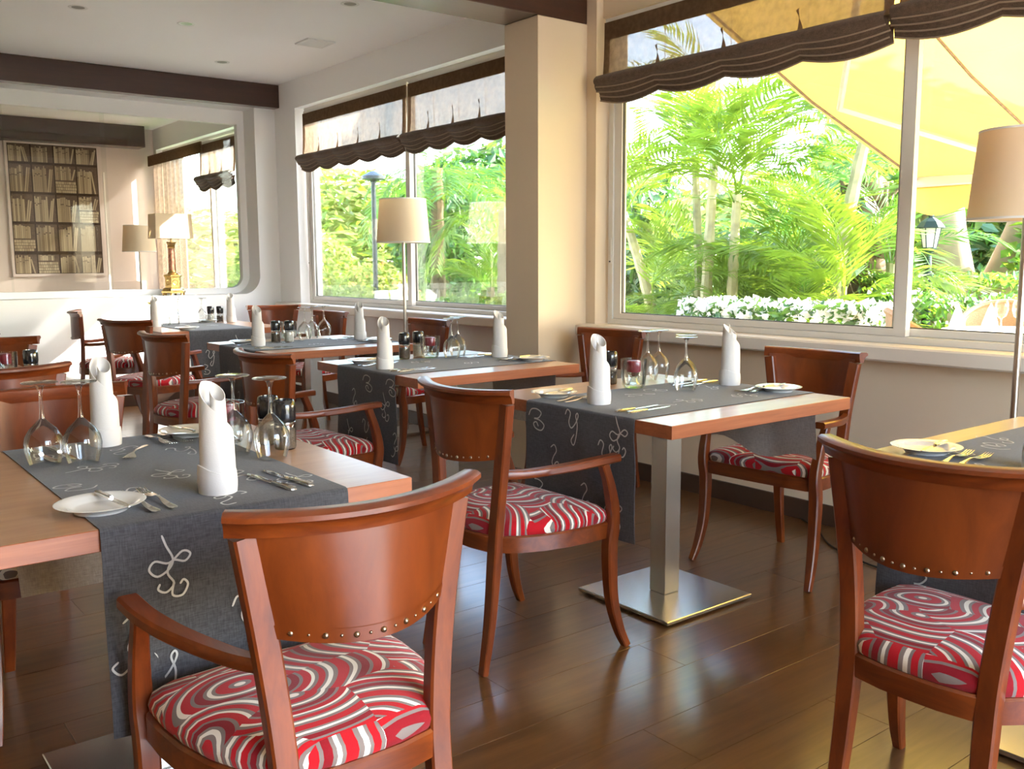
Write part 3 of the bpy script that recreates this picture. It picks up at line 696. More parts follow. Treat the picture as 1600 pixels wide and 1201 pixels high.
def knife_mesh(s_=1.0):
    m = MB(); wt = [(0, .010), (.05, .0165), (.25, .0150), (.43, .011), (.45, .013), (.47, .016), (.8, .019), (.93, .014), (1, .003)]
    flat(m, .215*s_, lambda v: lerp(wt, v)*s_, lambda v: .0015, 22, .0)
    m2 = MB(); flat(m2, .215*s_, lambda v: lerp(wt, v)*s_, lambda v: .0005, 22, .0024)
    m2.sweep(catmull([(0, .004, .0035), (0, .03, .0045), (0, .07, .0040), (0, .092*s_, .0035)], 4), rrect(.0068*s_, .0034, .0022), (0, 0, 1), [1.15-.02*i for i in range(13)])
    return m2.mesh('table_knife', 'cutlery')
def spoon_mesh():
    m = MB(); wt = [(0, .009), (.06, .017), (.35, .011), (.6, .006), (.70, .008), (.80, .028), (.90, .034), (.97, .024), (1, .006)]
    zt = [(0, .003), (.5, .010), (.7, .009), (.86, .002), (1, .008)]
    flat(m, .19, lambda v: lerp(wt, v), lambda v: lerp(zt, v)); return m.mesh('spoon', 'cutlery')
FORK, KNIFE, BUTTER, SPOON = fork_mesh(), knife_mesh(1.0), knife_mesh(.74), spoon_mesh()
def piece(name, me, label, x, y, z, ang, cat, group, tilt=0.0):
    o = obj(name, me, None, (x, y, z), (tilt, 0, ang)); return tag(o, label, cat, group)
def setting(cx, cy, ang, name, nap=None, plate=(-.215, .13), lift=0.0, skip=(), pk=True):
    """seat at the middle of a table side (cx,cy), looking along ang (0 = +y)."""
    ca, sa = math.cos(ang), math.sin(ang)
    def W(l, d): return (cx + l*ca - d*sa, cy + l*sa + d*ca)
    if 'napkin' not in skip:
        x, y = nap if nap else W(.02, .12)
        lb = 'upright white napkin at the %s' % name
        if setting.first is None: setting.first = make_napkin(lb, (x, y, ZT0-.0005), 2.2)
        else: dup(setting.first, lb, (x, y, ZT0-.0005), 2.2+random.uniform(-.7, .7))
    if 'plate' not in skip:
        x, y = W(*plate); make_plate('white side plate at the %s' % name, (x, y, ZT0))
        x, y = W(plate[0]+.012, plate[1]+.075)
        piece('butter_knife', BUTTER, 'butter knife lying on the side plate at the %s' % name, x, y, ZT0+.0175, ang+PI+.12, 'knife', 'butter knives on side plates', .0)
    if 'fork' not in skip:
        for k, wd in ((0, 'outer'), (1, 'inner')):
            x, y = W(-.135+.035*k, .035+.006*k)
            piece('fork', FORK, '%s fork of the pair at the %s' % (wd, name), x, y, ZT0, ang+.10-.05*k, 'fork', 'dinner forks')
    if 'knife' not in skip:
        for k, wd in ((0, 'inner'), (1, 'outer')):
            x, y = W(.150+.045*k, .035+.010*k)
            piece('table_knife', KNIFE, '%s knife of the pair at the %s' % (wd, name), x, y, ZT0, ang+.08, 'knife', 'table knives')
setting.first = None
setting(.683, 1.783, 0, 'near seat of the front left table', nap=(.704, 1.915))
setting(.683, 2.703, PI, 'far seat of the front left table', nap=(.663, 2.615), plate=(-.205, .09))
setting(2.045, 2.285, -PI/2, 'left seat of the middle table', nap=(2.175, 2.312), plate=(-.255, .125))
setting(2.965, 2.285, PI/2, 'right seat of the middle table', nap=(2.900, 2.345), plate=(-.175, .075))
setting(2.075, 3.74, -PI/2, 'left seat of the pillar table', nap=(2.155, 3.705), plate=(-.235, .125))
setting(2.975, 3.74, PI/2, 'right seat of the pillar table', nap=(2.875, 3.79), plate=(-.20, .09))
setting(2.06, 5.20, -PI/2, 'left seat of the third window-row table', nap=(2.196, 5.22), plate=(-.225, .13))
setting(2.98, 5.22, PI/2, 'right seat of the third window-row table', nap=(2.88, 5.25), plate=(-.20, .10))
setting(2.075, .955, -PI/2, 'left seat of the right-edge table', nap=(2.262, .925), plate=(-.235, .165), skip=('knife',))
setting(2.56, 7.72, PI, 'far seat of the sunlit far table', nap=(2.93, 7.50), skip=('knife', 'fork'))
setting(2.56, 6.72, 0, 'near seat of the sunlit far table', nap=(2.27, 7.33), skip=('knife', 'fork'))
G0 = None
for lb, x, y in [
  ('left one of two upturned wine glasses before the far left-side napkin', .478, 2.440), ('right one of two upturned wine glasses beside the far left-side napkin', .555, 2.400),
  ('upturned wine glass nearest the knives on the front left table', .935, 2.165), ('upturned wine glass right beside the near napkin on the front left table', .885, 2.275),
  ('upturned wine glass right behind the candle on the middle table', 2.745, 2.635), ('upturned wine glass nearest the window on the middle table', 2.825, 2.650),
  ('front upturned wine glass beside the knives of the middle table', 2.635, 2.335), ('upturned wine glass just behind the front one on the middle table', 2.715, 2.405),
  ('front upturned wine glass on the pillar table', 2.650, 3.890), ('rear upturned wine glass on the pillar table', 2.745, 3.975),
  ('left upturned wine glass of three on the third window-row table', 2.610, 5.47), ('middle upturned wine glass of three on the third window-row table', 2.685, 5.52), ('upturned wine glass before the orange chair on the third window-row table', 2.81, 5.60),
  ('upturned wine glass left of the brass lamp foot on the sunlit table', 2.36, 7.40), ('upturned wine glass right of its twin on the sunlit table', 2.46, 7.46), ('upturned wine glass beside the mills on the sunlit table', 2.71, 7.56),
  ('upturned wine glass standing at the left edge, before the candle tumbler', .665, 4.27), ]:
    zz = ZT0 if 1 else .75
    G0 = make_glass(lb, (x, y, zz)) if G0 is None else (dup(G0, lb, (x, y, zz)) and G0)
T0 = None
for lb, x, y in [('candle tumbler behind the glasses on the front left table', .925, 2.435), ('tumbler with deep red candle on the middle table', 2.545, 2.515), ('tumbler with deep red candle on the pillar table', 2.575, 3.975),
                 ('tumbler with deep red candle on the third window-row table', 2.555, 5.58), ('tumbler with red candle at the left edge', .742, 4.44)]:
    T0 = make_tumbler(lb, (x, y, ZT0)) if T0 is None else (dup(T0, lb, (x, y, ZT0)) and T0)
make_mill('black-capped pepper mill in front on the front left table', (1.020, 2.275, .7505), 'pepper')
P0 = make_mill('black-capped mill half hidden behind another on the front left table', (1.015, 2.365, .7505), 'salt')
M0 = make_mill('black-capped pepper mill left of the candle on the pillar table', (2.48, 4.065, .7505), 'pepper')
dup(P0, 'black-capped salt mill behind the candle on the pillar table', (2.585, 4.10, .7505))
dup(M0, 'black-capped pepper mill beside the napkin on the middle table', (2.575, 2.675, .7505))
dup(P0, 'black-capped salt mill, right one, on the third window-row table', (2.448, 5.345, ZT0))
dup(M0, 'black-capped mill, left one, on the third window-row table', (2.385, 5.40, ZT0))
dup(P0, 'left one of two mills on the sunlit far table', (2.79, 7.58, ZT0)); dup(M0, 'right one of two mills on the sunlit far table', (2.875, 7.60, .7505))
dup(P0, 'black-capped salt mill alone at the left edge', (.815, 4.30, .7505))
piece('spoon', SPOON, 'spoon among the cutlery at the far end of the front left table', .74, 2.52, ZT0, 2.6, 'spoon', 'spoons')
piece('spoon', SPOON, 'spoon beside the mill on the third window-row table', 2.37, 5.28, ZT0, -1.2, 'spoon', 'spoons')

# ------------------------------------------------------------------ lamps
def floor_lamp(label, x, y, tilt=0.0, cord=True):
    r = thing('floor_lamp', label, 'lamp', (x, y, 0))
    MB().box((-.15, -.15, 0), (.15, .15, .022), .003).build('base_plate', 'pole', r, smooth=False)
    MB().lathe([(.012, .022), (.012, 1.40)], 12).build('pole', 'pole', r)
    s = MB(); s.lathe([(.19, 1.37), (.165, 1.672)], 40); s.lathe([(.188, 1.37), (.163, 1.672)], 40)
    s.build('lamp_shade', 'shade', r)
    for R, z in ((.1905, 1.371), (.1655, 1.671)): MB().lathe([(R-.002, z-.004), (R+.001, z-.004), (R+.001, z+.004), (R-.002, z+.004), (R-.002, z-.004)], 40).build('shade_trim', 'tcloth', r)
    b = MB().lathe([(.004, 1.40), (.018, 1.42), (.028, 1.46), (.020, 1.495), (.0005, 1.505)], 14); b.build('bulb', 'frost', r)
    h = MB()
    for k in range(3):
        a = k*2*PI/3; h.tube([(0, 0, 1.66), (.163*math.cos(a), .163*math.sin(a), 1.665)], .002, 6)
    h.tube([(0, 0, 1.40), (0, 0, 1.662)], .003, 6); h.build('shade_holder', 'pole', r)
    return r
floor_lamp('slim floor lamp with drum shade before the far window', 3.56, 5.82)
floor_lamp('large shaded floor lamp cut off by the right edge', 3.47, 1.525)
cd = MB().tube(catmull([(3.47, 1.68, .006), (3.40, 1.95, .006), (3.5, 2.25, .006), (3.68, 2.45, .006), (3.775, 2.60, .006)], 5), .004, 6)
tag(cd.build('power_cord', 'cord'), 'black power cord on the floor by the right wall', 'cord')
cd = MB().tube(catmull([(3.66, 5.66, .030), (3.67, 5.62, .012), (3.72, 5.5, .006), (3.775, 5.3, .006)], 5), .004, 6)
tag(cd.build('power_cord', 'cord'), 'black power cord beside the white foot of the slim floor lamp', 'cord')
# brass table lamp on the ledge of the interior window
r = thing('table_lamp', 'table lamp with rectangular cream shade and ornate gilt base on window ledge', 'lamp', (2.83, 8.58, OZ0))
def hexl(m, prof): return m.lathe(prof, 6, (0, 0, 0), True, True)
hexl(MB(), [(.100, .022), (.108, .026), (.108, .040), (.098, .046), (.092, .062), (.076, .070)]).build('plinth', 'brass', r, smooth=False)
for k in range(6):
    a = k*PI/3; MB().lathe([(.006, 0), (.012, .008), (.009, .022)], 8, (.09*math.cos(a), .09*math.sin(a), 0), True, True).build('foot', 'brass', r)
pd = hexl(MB(), [(.070, .070), (.070, .165), (.082, .170), (.082, .182), (.060, .190)]).build('pedestal', 'brass', r, smooth=False)
for k in range(6):
    a = k*PI/3+PI/6; q = MB().lathe([(.0005, 0), (.018, 0), (.024, .003), (.026, 0)], 12); o = q.build('rosette', 'brass', pd)
    o.location = (.0605*math.cos(a), .0605*math.sin(a), .118); o.rotation_euler = (0, PI/2, a)
MB().lathe([(.042, .190), (.044, .200), (.032, .210), (.030, .225)], 16).build('column_base', 'brass', r)
MB().lathe([(.030, .225), (.031, .30), (.027, .420)], 20).build('column', 'redmarble', r)
MB().lathe([(.028, .420), (.036, .428), (.030, .438), (.034, .455), (.042, .468), (.042, .476), (.0005, .476)], 16).build('capital', 'brass', r)
MB().lathe([(.006, .476), (.006, .56)], 8).build('stem', 'brass', r)
sh = MB()
for off in (0, .002):
    sh.prism([(-.155-off, -.10-off), (.155+off, -.10-off), (.155+off, .10+off), (-.155-off, .10+off)], lambda p: (p[0]*1.06, p[1]*1.06, .505), lambda p: (p[0], p[1], .72))
sh.f = [f for f in sh.f if len(set(round(sh.v[i][2], 3) for i in f)) > 1]; sh.mi = [0]*len(sh.f)
sh.build('lamp_shade', 'shade', r, smooth=False)
cd = MB().tube(catmull([(2.83, 8.465, .935), (2.835, 8.44, .90), (2.84, 8.44, .5), (2.85, 8.44, .12)], 5), .0035, 6)
tag(cd.build('hanging_wire', 'cord'), 'thin dark cord hanging down the wall below the brass lamp', 'cord')
# lamp seen through the glass
floor_lamp('floor lamp with pale shade seen through the interior window', 3.42, 11.5)
# candle flower on the sunlit table
r = thing('bud_stem', 'single pale yellow flower on a thin dark stem above the chair crest', 'flower', (2.30, 7.55, ZT0))
MB().lathe([(.0005, 0), (.022, 0), (.026, .02), (.012, .07), (.014, .085)], 12).build('vase', 'glass', r)
MB().tube([(0, 0, .01), (.002, 0, .09), (0, 0, .16)], .0025, 6).build('stem', 'leaf_c', r)
for k in range(7):
    a = k*2*PI/7; MB().grid(lambda u, v: ((.006+.03*v)*math.cos(a+(u-.5)*.8), (.006+.03*v)*math.sin(a+(u-.5)*.8), .16+.02*math.sin(v*2.2)), 2, 3).build('petal', 'flowerY', r)
# ceiling fittings
for k, (x, y, wd) in enumerate(((1.67, 6.606, 'leftmost'), (2.358, 6.609, 'middle front'), (3.014, 7.669, 'far, by the dark beam'), (3.009, 5.501, 'nearest, beyond the near beam'))):
    r = thing('downlight', 'round recessed ceiling spotlight, %s of the four' % wd, 'downlight', (x, y, ZC), 0, 'recessed ceiling spotlights')
    MB().lathe([(.040, -.001), (.055, -.004), (.060, -.002), (.060, -.0002)], 24).build('rim', 'vent', r)
    MB().lathe([(.040, -.001), (.032, -.0005), (.0005, -.0008)], 20).build('lamp_face', 'lamphole', r)
r = thing('ceiling_vent', 'square white air vent in the ceiling near the window wall', 'vent', (3.305, 6.59, ZC))
m = MB()
for a, b in (((-.11, -.11, -.012), (.11, -.085, -.0005)), ((-.11, .085, -.012), (.11, .11, -.0005)), ((-.11, -.085, -.012), (-.085, .085, -.0005)), ((.085, -.085, -.012), (.11, .085, -.0005))): m.box(a, b, .001)
m.build('vent_frame', 'vent', r, smooth=False)
for k in range(6): MB().sweep([(-.085, -.07+.028*k, -.006), (.085, -.07+.028*k, -.006)], [(-.010, -.001), (.010, -.001), (.010, .001), (-.010, .001)], (0, .6, 1)).build('slat', 'vent', r, smooth=False)

# ------------------------------------------------------------------ roman blinds
def blind(label, y0, y1, ztop, zst, zbot, nsc, folds_m='fold'):
    """y0<y1; scalloped stack between zst and zbot."""
    x = 3.79; r = thing('roman_blind', label, 'blind', (x, (y0+y1)/2, ztop), 0, 'brown roman blinds')
    Wd = y1-y0; h = Wd/2; H = ztop-zst
    def sheer(u, v):
        yy = -h+Wd*u; sc = abs(math.sin(PI*nsc*u)); z = -H*v
        bx = -.012 - .035*v**3*(.4+.6*sc) + .006*math.sin(9*u*nsc+5*v)*v
        pinch = .012*math.sin(PI*u*2)*v
        return (bx, yy + .012*v*math.sin(2*PI*nsc*u), z - .010*v*sc)
    MB().grid(sheer, nsc*10, 12).build('sheer_cloth', 'sheer', r)
    bd = MB(); bd.grid(lambda u, v: (-.018, -h+Wd*u, .0-.095*v), 8, 2); bd.grid(lambda u, v: (-.010, -h+Wd*u, .0-.095*v), 8, 2)
    bd.build('heading_band', 'band', r)
    for s_, y_ in ((-1, -h), (1, h)):
        MB().grid(lambda u, v: (-.019-.030*v**3*.4, y_ - s_*.045*u, -H*v), 2, 8).build('side_hem', 'band', r)
    MB().box((-.010, -h, -.004), (.008, h, .022)).build('head_rail', 'alu', r, smooth=False)
    T = zst-zbot
    for k in range(4):
        def fold(u, v, k=k):
            sc = abs(math.sin(PI*nsc*u)); yy = -h-.012*(k % 2)+(Wd+.024*(k % 2))*u
            zt = -H + .012 - .016*k; zb = -H - T*(.40+.20*k)
            z = zt+(zb-zt)*v - (.016+.006*k)*sc*v
            bulge = .020+.010*(3-k)
            return (-.026-.013*(3-k) - bulge*math.sin(PI*min(1, .10+v*.80))**.8*(.75+.25*sc) - (.004*sc), yy, z)
        m = MB(); m.grid(fold, nsc*10, 7); fo = m.build('gathered_fold', folds_m, r)
        MB().tube([tuple(Vector(fold(i/40, 1))+Vector((-.003, 0, 0))) for i in range(41)], .0042, 5).build('fold_highlight', 'highlight', fo)  # added pale strip paints the lit lower edge of each fold
    for i in range(nsc+1):
        yy = -h+Wd*i/nsc; yy = max(-h+.03, min(h-.03, yy))
        MB().tube([(.004, yy, 0), (.004, yy, -H-T*.6)], .0018, 5).build('lift_cord', 'tcloth', r)
        if 0 < i < nsc:
            MB().grid(lambda u, v: (-.018-.035*v**2*.8-.005, yy+.05*(v-.3)*(u-.5)+.035*(v-1)*(1-v)*0 + .05*(1-v)*.8, -H*.98+H*.36*(1-v)+.01*u), 2, 5).build('pleat_crease', 'band', r)
    return r
blind('dark roman blind on the large window, left panel, full width in view', 2.237, 3.985, 2.545, 2.240, 2.125, 4)
blind('dark roman blind on the large window, cut off by the top right corner', .48, 2.212, 2.545, 2.255, 2.145, 4)
blind('pinkish brown roman blind on the far window, left panel', 6.095, 7.81, 2.520, 2.150, 2.045, 5)
blind('pinkish brown roman blind on the far window, beside the pillar', 4.52, 6.065, 2.520, 2.150, 2.045, 5)
blind('brown valance on the window seen through the interior glass', 9.35, 10.35, 2.50, 2.15, 2.03, 3)
cu = thing('curtain', 'long sheer curtain at the window seen through the interior glass', 'curtain', (3.74, 11.35, 0))
MB().grid(lambda u, v: (.03*math.sin(u*40), -.52+1.02*u, .08+2.42*v), 40, 4).build('curtain_cloth', 'sheer', cu)
MB().box((-.03, -1.2, 2.40), (-.015, .6, 2.52)).build('pelmet', 'band', cu, smooth=False)

# ------------------------------------------------------------------ mural
mu = thing('bookshelf_mural', 'sepia wallpaper mural of shelved books on the wall behind the glass', 'mural', (2.18, YR-.03, 1.12))
MW, MH = .95, 1.46
MB().box((0, 0, 0), (MW, .028, MH)).build('mural_panel', 'mural_dark', mu, smooth=False)
rb = random.Random(3); bk = MB(); cols, rows = 4, 5
for c in range(cols):
    for rr in range(rows):
        x0 = c*MW/cols+.008; x1 = (c+1)*MW/cols-.008; z0 = rr*.335-.09+.012 if rr else .006; z1 = min(MH-.004, (rr+1)*.335-.09-.016)
        if rr == 0: z1 = .22
        hh = z1-z0
        bk.m = 1; bk.box((x0, -.0006, z0), (x1, 0, z1))
        kind = rb.choice('VVVL') if hh > .15 else 'V'
        if (c+rr) % 4 == 1 and hh > .2:
            zz = z0
            for q in range(4):
                hx = x0; 
                while hx < x1-.02:
                    ww = rb.uniform(.018, .032); bk.m = rb.choice((2, 2, 3)); bk.box((hx, -.002, zz), (min(x1, hx+ww-.003), -.0006, zz+.028)); hx += ww
                zz += .033
            z0 = zz+.012; hh = z1-z0
        x = x0
        lean = x0+(x1-x0)*rb.uniform(.55, .8)
        while x < lean:
            ww = rb.uniform(.012, .024); h_ = hh*rb.uniform(.80, .97); bk.m = rb.choice((2, 2, 3, 3, 4))
            bk.box((x, -.002, z0), (x+ww-.0025, -.0006, z0+h_))
            if rb.random() < .5: bk.m = 1; bk.box((x, -.0026, z0+h_*.70), (x+ww-.0025, -.002, z0+h_*.74))
            x += ww
        dirn = rb.choice((-1, 1)); xx = x+ (.0 if dirn > 0 else .03)
        while xx < x1-.03:
            h_ = hh*rb.uniform(.75, .9); sl = .035*dirn; bk.m = rb.choice((2, 3)); ww = .016
            pts = [(xx, z0), (xx+ww, z0), (xx+ww+sl, z0+h_), (xx+sl, z0+h_)]
            if all(x0-.002 <= p[0] <= x1+.004 for p in pts): bk.prism(pts, lambda p: (p[0], -.0022, p[1]), lambda p: (p[0], -.0006, p[1]))
            xx += .021
bk.build('printed_books', ['mural_dark', 'mural_mid', 'mural_l1', 'mural_l2', 'mural_l3'], mu, smooth=False)['kind'] = 'stuff'
fr = MB().box((-.03, -.004, -.03), (MW+.03, .024, MH+.03)).build('mural_border', 'pinkwall', mu, smooth=False); fr.location = (0, .006, 0)

# ------------------------------------------------------------------ garden
GZ = -.10
struct(MB().box((XW+.2, -14, GZ-.2), (46, 46, GZ)).build('ground_garden', 'lawn', smooth=False))
struct(MB().box((-30, -30, GZ-.3), (XW+.2, 46, GZ-.14)).build('ground_terrace', 'paving', smooth=False))
TZ = .03
struct(MB().box((XW+.2, 3.5, GZ), (5.85, 8.9, TZ)).build('terrace_floor', 'paving', smooth=False))
struct(MB().box((XW+.2, -6, GZ), (7.65, 3.5, TZ)).build('terrace_floor.001', 'paving', smooth=False))
struct(MB().box((5.85, 3.5, GZ), (10.6, 9.5, GZ+.03)).build('planting_bed', 'soil', smooth=False))
struct(MB().box((10.6, -4, GZ), (15.5, 6.5, GZ+.02)).build('garden_path', 'paving', smooth=False))
struct(MB().box((6.7, 9.5, GZ), (16, 12.2, GZ+.02)).build('garden_path.001', 'paving', smooth=False))
def leafblob(name, n, mats, seed, ls=.09, rx=1, ry=1, rz=1, shell=.45, flowers=0, fl_s=.03, flat_top=False, shape='ball', fl_front=False):
    rn = random.Random(seed); vs = []; fs = []; mi = []
    for k in range(n+flowers):
        if shape == 'ball':
            while True:
                p = Vector((rn.uniform(-1, 1), rn.uniform(-1, 1), rn.uniform(-1, 1)))
                if shell < p.length < 1: break
            nrm = p.normalized()
        else:
            f = rn.randrange(5); p = Vector((rn.uniform(-1, 1), rn.uniform(-1, 1), rn.uniform(-1, 1))); d = rn.uniform(.80, 1)
            ax = (0, 1, 0, 1, 2)[f]; sg = (-1, -1, 1, 1, 1)[f]; p[ax] = sg*d
            nrm = Vector((0, 0, 0)); nrm[ax] = sg
        isf = k >= n
        c = Vector((p.x*rx, p.y*ry, p.z*rz))
        if isf: c = Vector((p.x*rx*1.04, p.y*ry*1.04, p.z*rz*1.04))
        d = (nrm + Vector((rn.gauss(0, .7), rn.gauss(0, .7), rn.gauss(0, .7)))).normalized()
        t = d.cross(Vector((rn.gauss(0, 1), rn.gauss(0, 1), rn.gauss(0, 1)))).normalized(); b = d.cross(t)
        s_ = (fl_s if isf else ls)*rn.uniform(.6, 1.3); o = len(vs)
        wd = .8 if isf else .42
        vs += [tuple(c-t*s_), tuple(c+b*s_*wd+d*s_*.12), tuple(c+t*s_), tuple(c-b*s_*wd+d*s_*.12)]
        fs.append((o, o+1, o+2, o+3)); mi.append(len(mats)-1 if isf else rn.randrange(max(1, len(mats)-(1 if flowers else 0))))
    return rawmesh(name, vs, fs, mats, mi)
def frond_mesh(seed, L=1.5, droop=.6, nl=24, lw=.019, ll=.44, mat='leaf_a'):
    rn = random.Random(seed); vs = []; fs = []
    def P(t): return Vector((L*t*(1-.18*t*t), 0, L*(.35*t-droop*t*t)))
    pr_ = [P(i/10) for i in range(11)]
    for i in range(10):
        w0, w1 = .010*(1-i/11), .010*(1-(i+1)/11); o = len(vs)
        vs += [tuple(pr_[i]+Vector((0, -w0, 0))), tuple(pr_[i]+Vector((0, w0, 0))), tuple(pr_[i+1]+Vector((0, w1, 0))), tuple(pr_[i+1]+Vector((0, -w1, 0)))]
        fs.append((o, o+1, o+2, o+3))
    for s_ in (-1, 1):
        for k in range(nl):
            t = .16+.82*(k+.5)/nl; p = P(t); tg = (P(t+.02)-P(t-.02)).normalized()
            l = ll*math.sin(PI*(.12+.80*t))**.7*rn.uniform(.85, 1.1)
            side = Vector((0, s_, 0)); dr = (side*.80+tg*.75+Vector((0, 0, .10+rn.uniform(-.12, .12)))).normalized()
            mid = p+dr*l*.5; tip = p+dr*l+Vector((0, 0, -.20*l)); wv = tg*lw; o = len(vs)
            vs += [tuple(p), tuple(mid+wv), tuple(tip), tuple(mid-wv)]
            fs.append((o, o+1, o+2, o+3))
    return rawmesh('frond', vs, fs, [mat])
FRA = [frond_mesh(i, 1.35+.15*(i % 3), .45+.2*(i % 3), mat='leaf_a') for i in range(3)]
FRB = [frond_mesh(10+i, 1.5, .55+.25*i, mat='leaf_b') for i in range(2)]
def palm(label, x, y, h, nf, fm, seed, lean=(0, 0), r0=.045, cane='cane', fs_=1.0, name='areca_palm', low=0, lo=.2, hi=1.25):
    rn = random.Random(seed); r = thing(name, label, 'palm', (x, y, GZ))
    pts = [(lean[0]*(t**1.5), lean[1]*(t**1.5), h*t) for t in [i/9 for i in range(10)]]
    if h > .3:
        sc = []; pp = []
        for i in range(28):
            t = i/27; pp.append((lean[0]*t**1.5, lean[1]*t**1.5, h*t)); sc.append((1.12 if i % 3 == 0 else 1.0)*(1-.35*t))
        MB().tube(pp, r0, 8, sc).build('cane', cane, r)
    tip = Vector((lean[0], lean[1], h))
    for k in range(nf):
        a = 2*PI*k/nf*1.0 + rn.uniform(-.35, .35); el = rn.uniform(lo, hi); s_ = fs_*rn.uniform(.8, 1.15)
        obj('frond', rn.choice(fm), r, tip - Vector((0, 0, rn.uniform(0, .25*min(1, h)))), (rn.uniform(-.3, .3), -el, a), (s_, s_, s_))
    for k in range(low):
        a = rn.uniform(0, 2*PI); s_ = fs_*rn.uniform(.55, .85)
        obj('frond', rn.choice(fm), r, (rn.uniform(-.12, .12), rn.uniform(-.12, .12), h*rn.uniform(.05, .55)), (rn.uniform(-.3, .3), -rn.uniform(.6, 1.3), a), (s_, s_, s_))
    return r
palm('areca palm with ringed cane leaning left, leftmost in the large window', 7.3, 6.78, 1.9, 13, FRA, 1, (-.1, .55), 0.068, low=3)
palm('areca palm with straight thin cane, second from the left in the large window', 7.5, 6.45, 2.25, 13, FRA, 2, (.0, .12), 0.057, low=3)
palm('areca palm with the thickest upright cane in the large window', 7.15, 6.12, 2.35, 13, FRA, 3, (.05, -.05), 0.065, low=3)
palm('areca palm with pale cane beside the thickest one', 7.25, 5.88, 1.95, 13, FRA, 4, (0, -.05), 0.061, low=3)
palm('areca palm with pale cane leaning right before the awning edge', 7.7, 5.15, 2.45, 13, FRA, 5, (.1, -.30), 0.081, low=3)
palm('low areca clump with arching fronds in the middle of the large window', 7.9, 6.1, .5, 12, FRA, 6, (0, 0), .03, low=10, lo=.5, hi=1.35)
palm('low areca clump behind the white hedge, right of centre', 7.3, 5.05, .35, 12, FRA, 7, (0, 0), .03, low=8, lo=.5, hi=1.3)
palm('deep green young palm behind the arecas', 8.6, 6.1, 1.5, 12, FRB, 8, (0, 0), 0.068, low=3)
palm('deep green young palm below the awning corner', 8.4, 4.9, 1.3, 10, FRB, 9, (0, 0), 0.068, low=3)
palm('slender young areca behind the pale cane, mid height', 8.0, 5.6, 1.2, 14, FRA, 14, (0, .1), .035, low=6)
palm('slender young areca between the two leftmost canes', 7.9, 7.0, 1.0, 14, FRA, 15, (0, -.1), .035, low=6)
palm('feathery areca under the awning edge', 7.4, 4.75, 1.1, 13, FRA, 16, (0, 0), .035, low=4)
palm('small areca seedling clump at the left foot of the large window', 6.9, 6.6, .25, 12, FRA, 12, (0, 0), .03, fs_=.7, low=5, lo=.6, hi=1.3)
# shaggy stump palm
sp = thing('stump_palm', 'shaggy brown palm trunk with cut leaf bases beside the mullion', 'palm', (8.9, 5.45, GZ))
MB().tube([(0, 0, 0), (.05, .05, .6), (0, .02, 1.2), (-.05, .05, 2.1)], .22, 12, [1.1, 1, .9, 1.1]).build('trunk', 'fibre', sp)
for k in range(46):
    a = k*2.4; z = .25+1.8*k/46; MB().sweep([(.20*math.cos(a), .20*math.sin(a), z), (.30*math.cos(a), .30*math.sin(a), z+.10), (.34*math.cos(a), .34*math.sin(a), z+.2)], [(-.05, -.01), (.05, -.01), (.05, .01), (-.05, .01)], (0, 0, 1), [1, .8, .5]).build('leaf_base', 'fibre', sp, smooth=False)
for k in range(10):
    a = k*.63; obj('frond', FRB[k % 2], sp, (-.05, .05, 2.1), (0, -random.uniform(.3, 1.2), a))
# big tree behind the lantern: pale trunks, crown above the awning
tr = thing('garden_tree', 'large tree with pale forked trunk and climbing vine behind the lantern post', 'tree', (9.8, 5.05, GZ))
MB().tube(catmull([(0, 0, 0), (.0, -.05, .8), (-.1, .05, 1.7), (-.1, .1, 2.8), (-.15, -.3, 4.0)], 4), .24, 12, [1.25-.04*i for i in range(17)]).build('trunk', 'bark', tr)
MB().tube(catmull([(.15, -.1, .2), (.2, -.42, 1.0), (.1, -.75, 1.8), (-.05, -1.1, 2.9), (-.3, -1.4, 4.2)], 4), .22, 12, [1.1-.035*i for i in range(17)]).build('trunk', 'bark', tr)
vine = leafblob('vine', 420, ['leaf_a', 'leaf_b'], 21, .13, .55, .40, 1.0)
obj('vine_leaves', vine, tr, (-.35, .42, 1.35), sc=(.7, .8, .9))['kind'] = 'stuff'
obj('vine_leaves', vine, tr, (-.1, -1.1, 1.35), sc=(.8, 1.1, .55))['kind'] = 'stuff'
crown = leafblob('crown', 4200, ['leaf_b', 'leaf_c'], 22, .11, 1, 1, 1, .3)
obj('crown_leaves', crown, tr, (-1.2, -1.8, 5.1), sc=(1.8, 1.25, 1.3))['kind'] = 'stuff'
obj('crown_leaves', crown, tr, (-.1, -3.1, 4.9), sc=(1.6, 1.4, 1.3))['kind'] = 'stuff'
# hedges with white flowers
def hedge(label, x0, x1, y0, y1, h, nl, nfl, seed, name='flowering_hedge', mats=('leaf_b', 'leaf_c'), fs_=.035, ls=.05):
    r = thing(name, label, 'hedge', ((x0+x1)/2, (y0+y1)/2, GZ))
    sx, sy = (x1-x0)/2, (y1-y0)/2
    me = leafblob('hedge_leaves', nl, list(mats), seed, ls, sx, sy, h/2, shape='box')
    obj('hedge_leaves', me, r, (0, 0, h/2))['kind'] = 'stuff'
    if nfl:
        mf = leafblob('hedge_blossoms', 0, ['blossom'], seed+50, fs_, sx, sy, h/2, shape='box', flowers=nfl, fl_s=fs_)
        obj('blossoms', mf, r, (0, 0, h/2))['kind'] = 'stuff'
    return r
hedge('hedge covered with white blossom in front of the palms', 5.9, 6.5, 3.62, 5.3, 1.0, 2600, 3200, 31)
hedge('hedge with few white flowers at the left foot of the large window', 5.9, 6.4, 5.35, 6.6, .72, 1700, 300, 32)
hedge('dark green hedge with scattered white flowers right of the window mullion', 7.7, 8.3, 2.3, 4.75, 1.03, 2600, 420, 33)
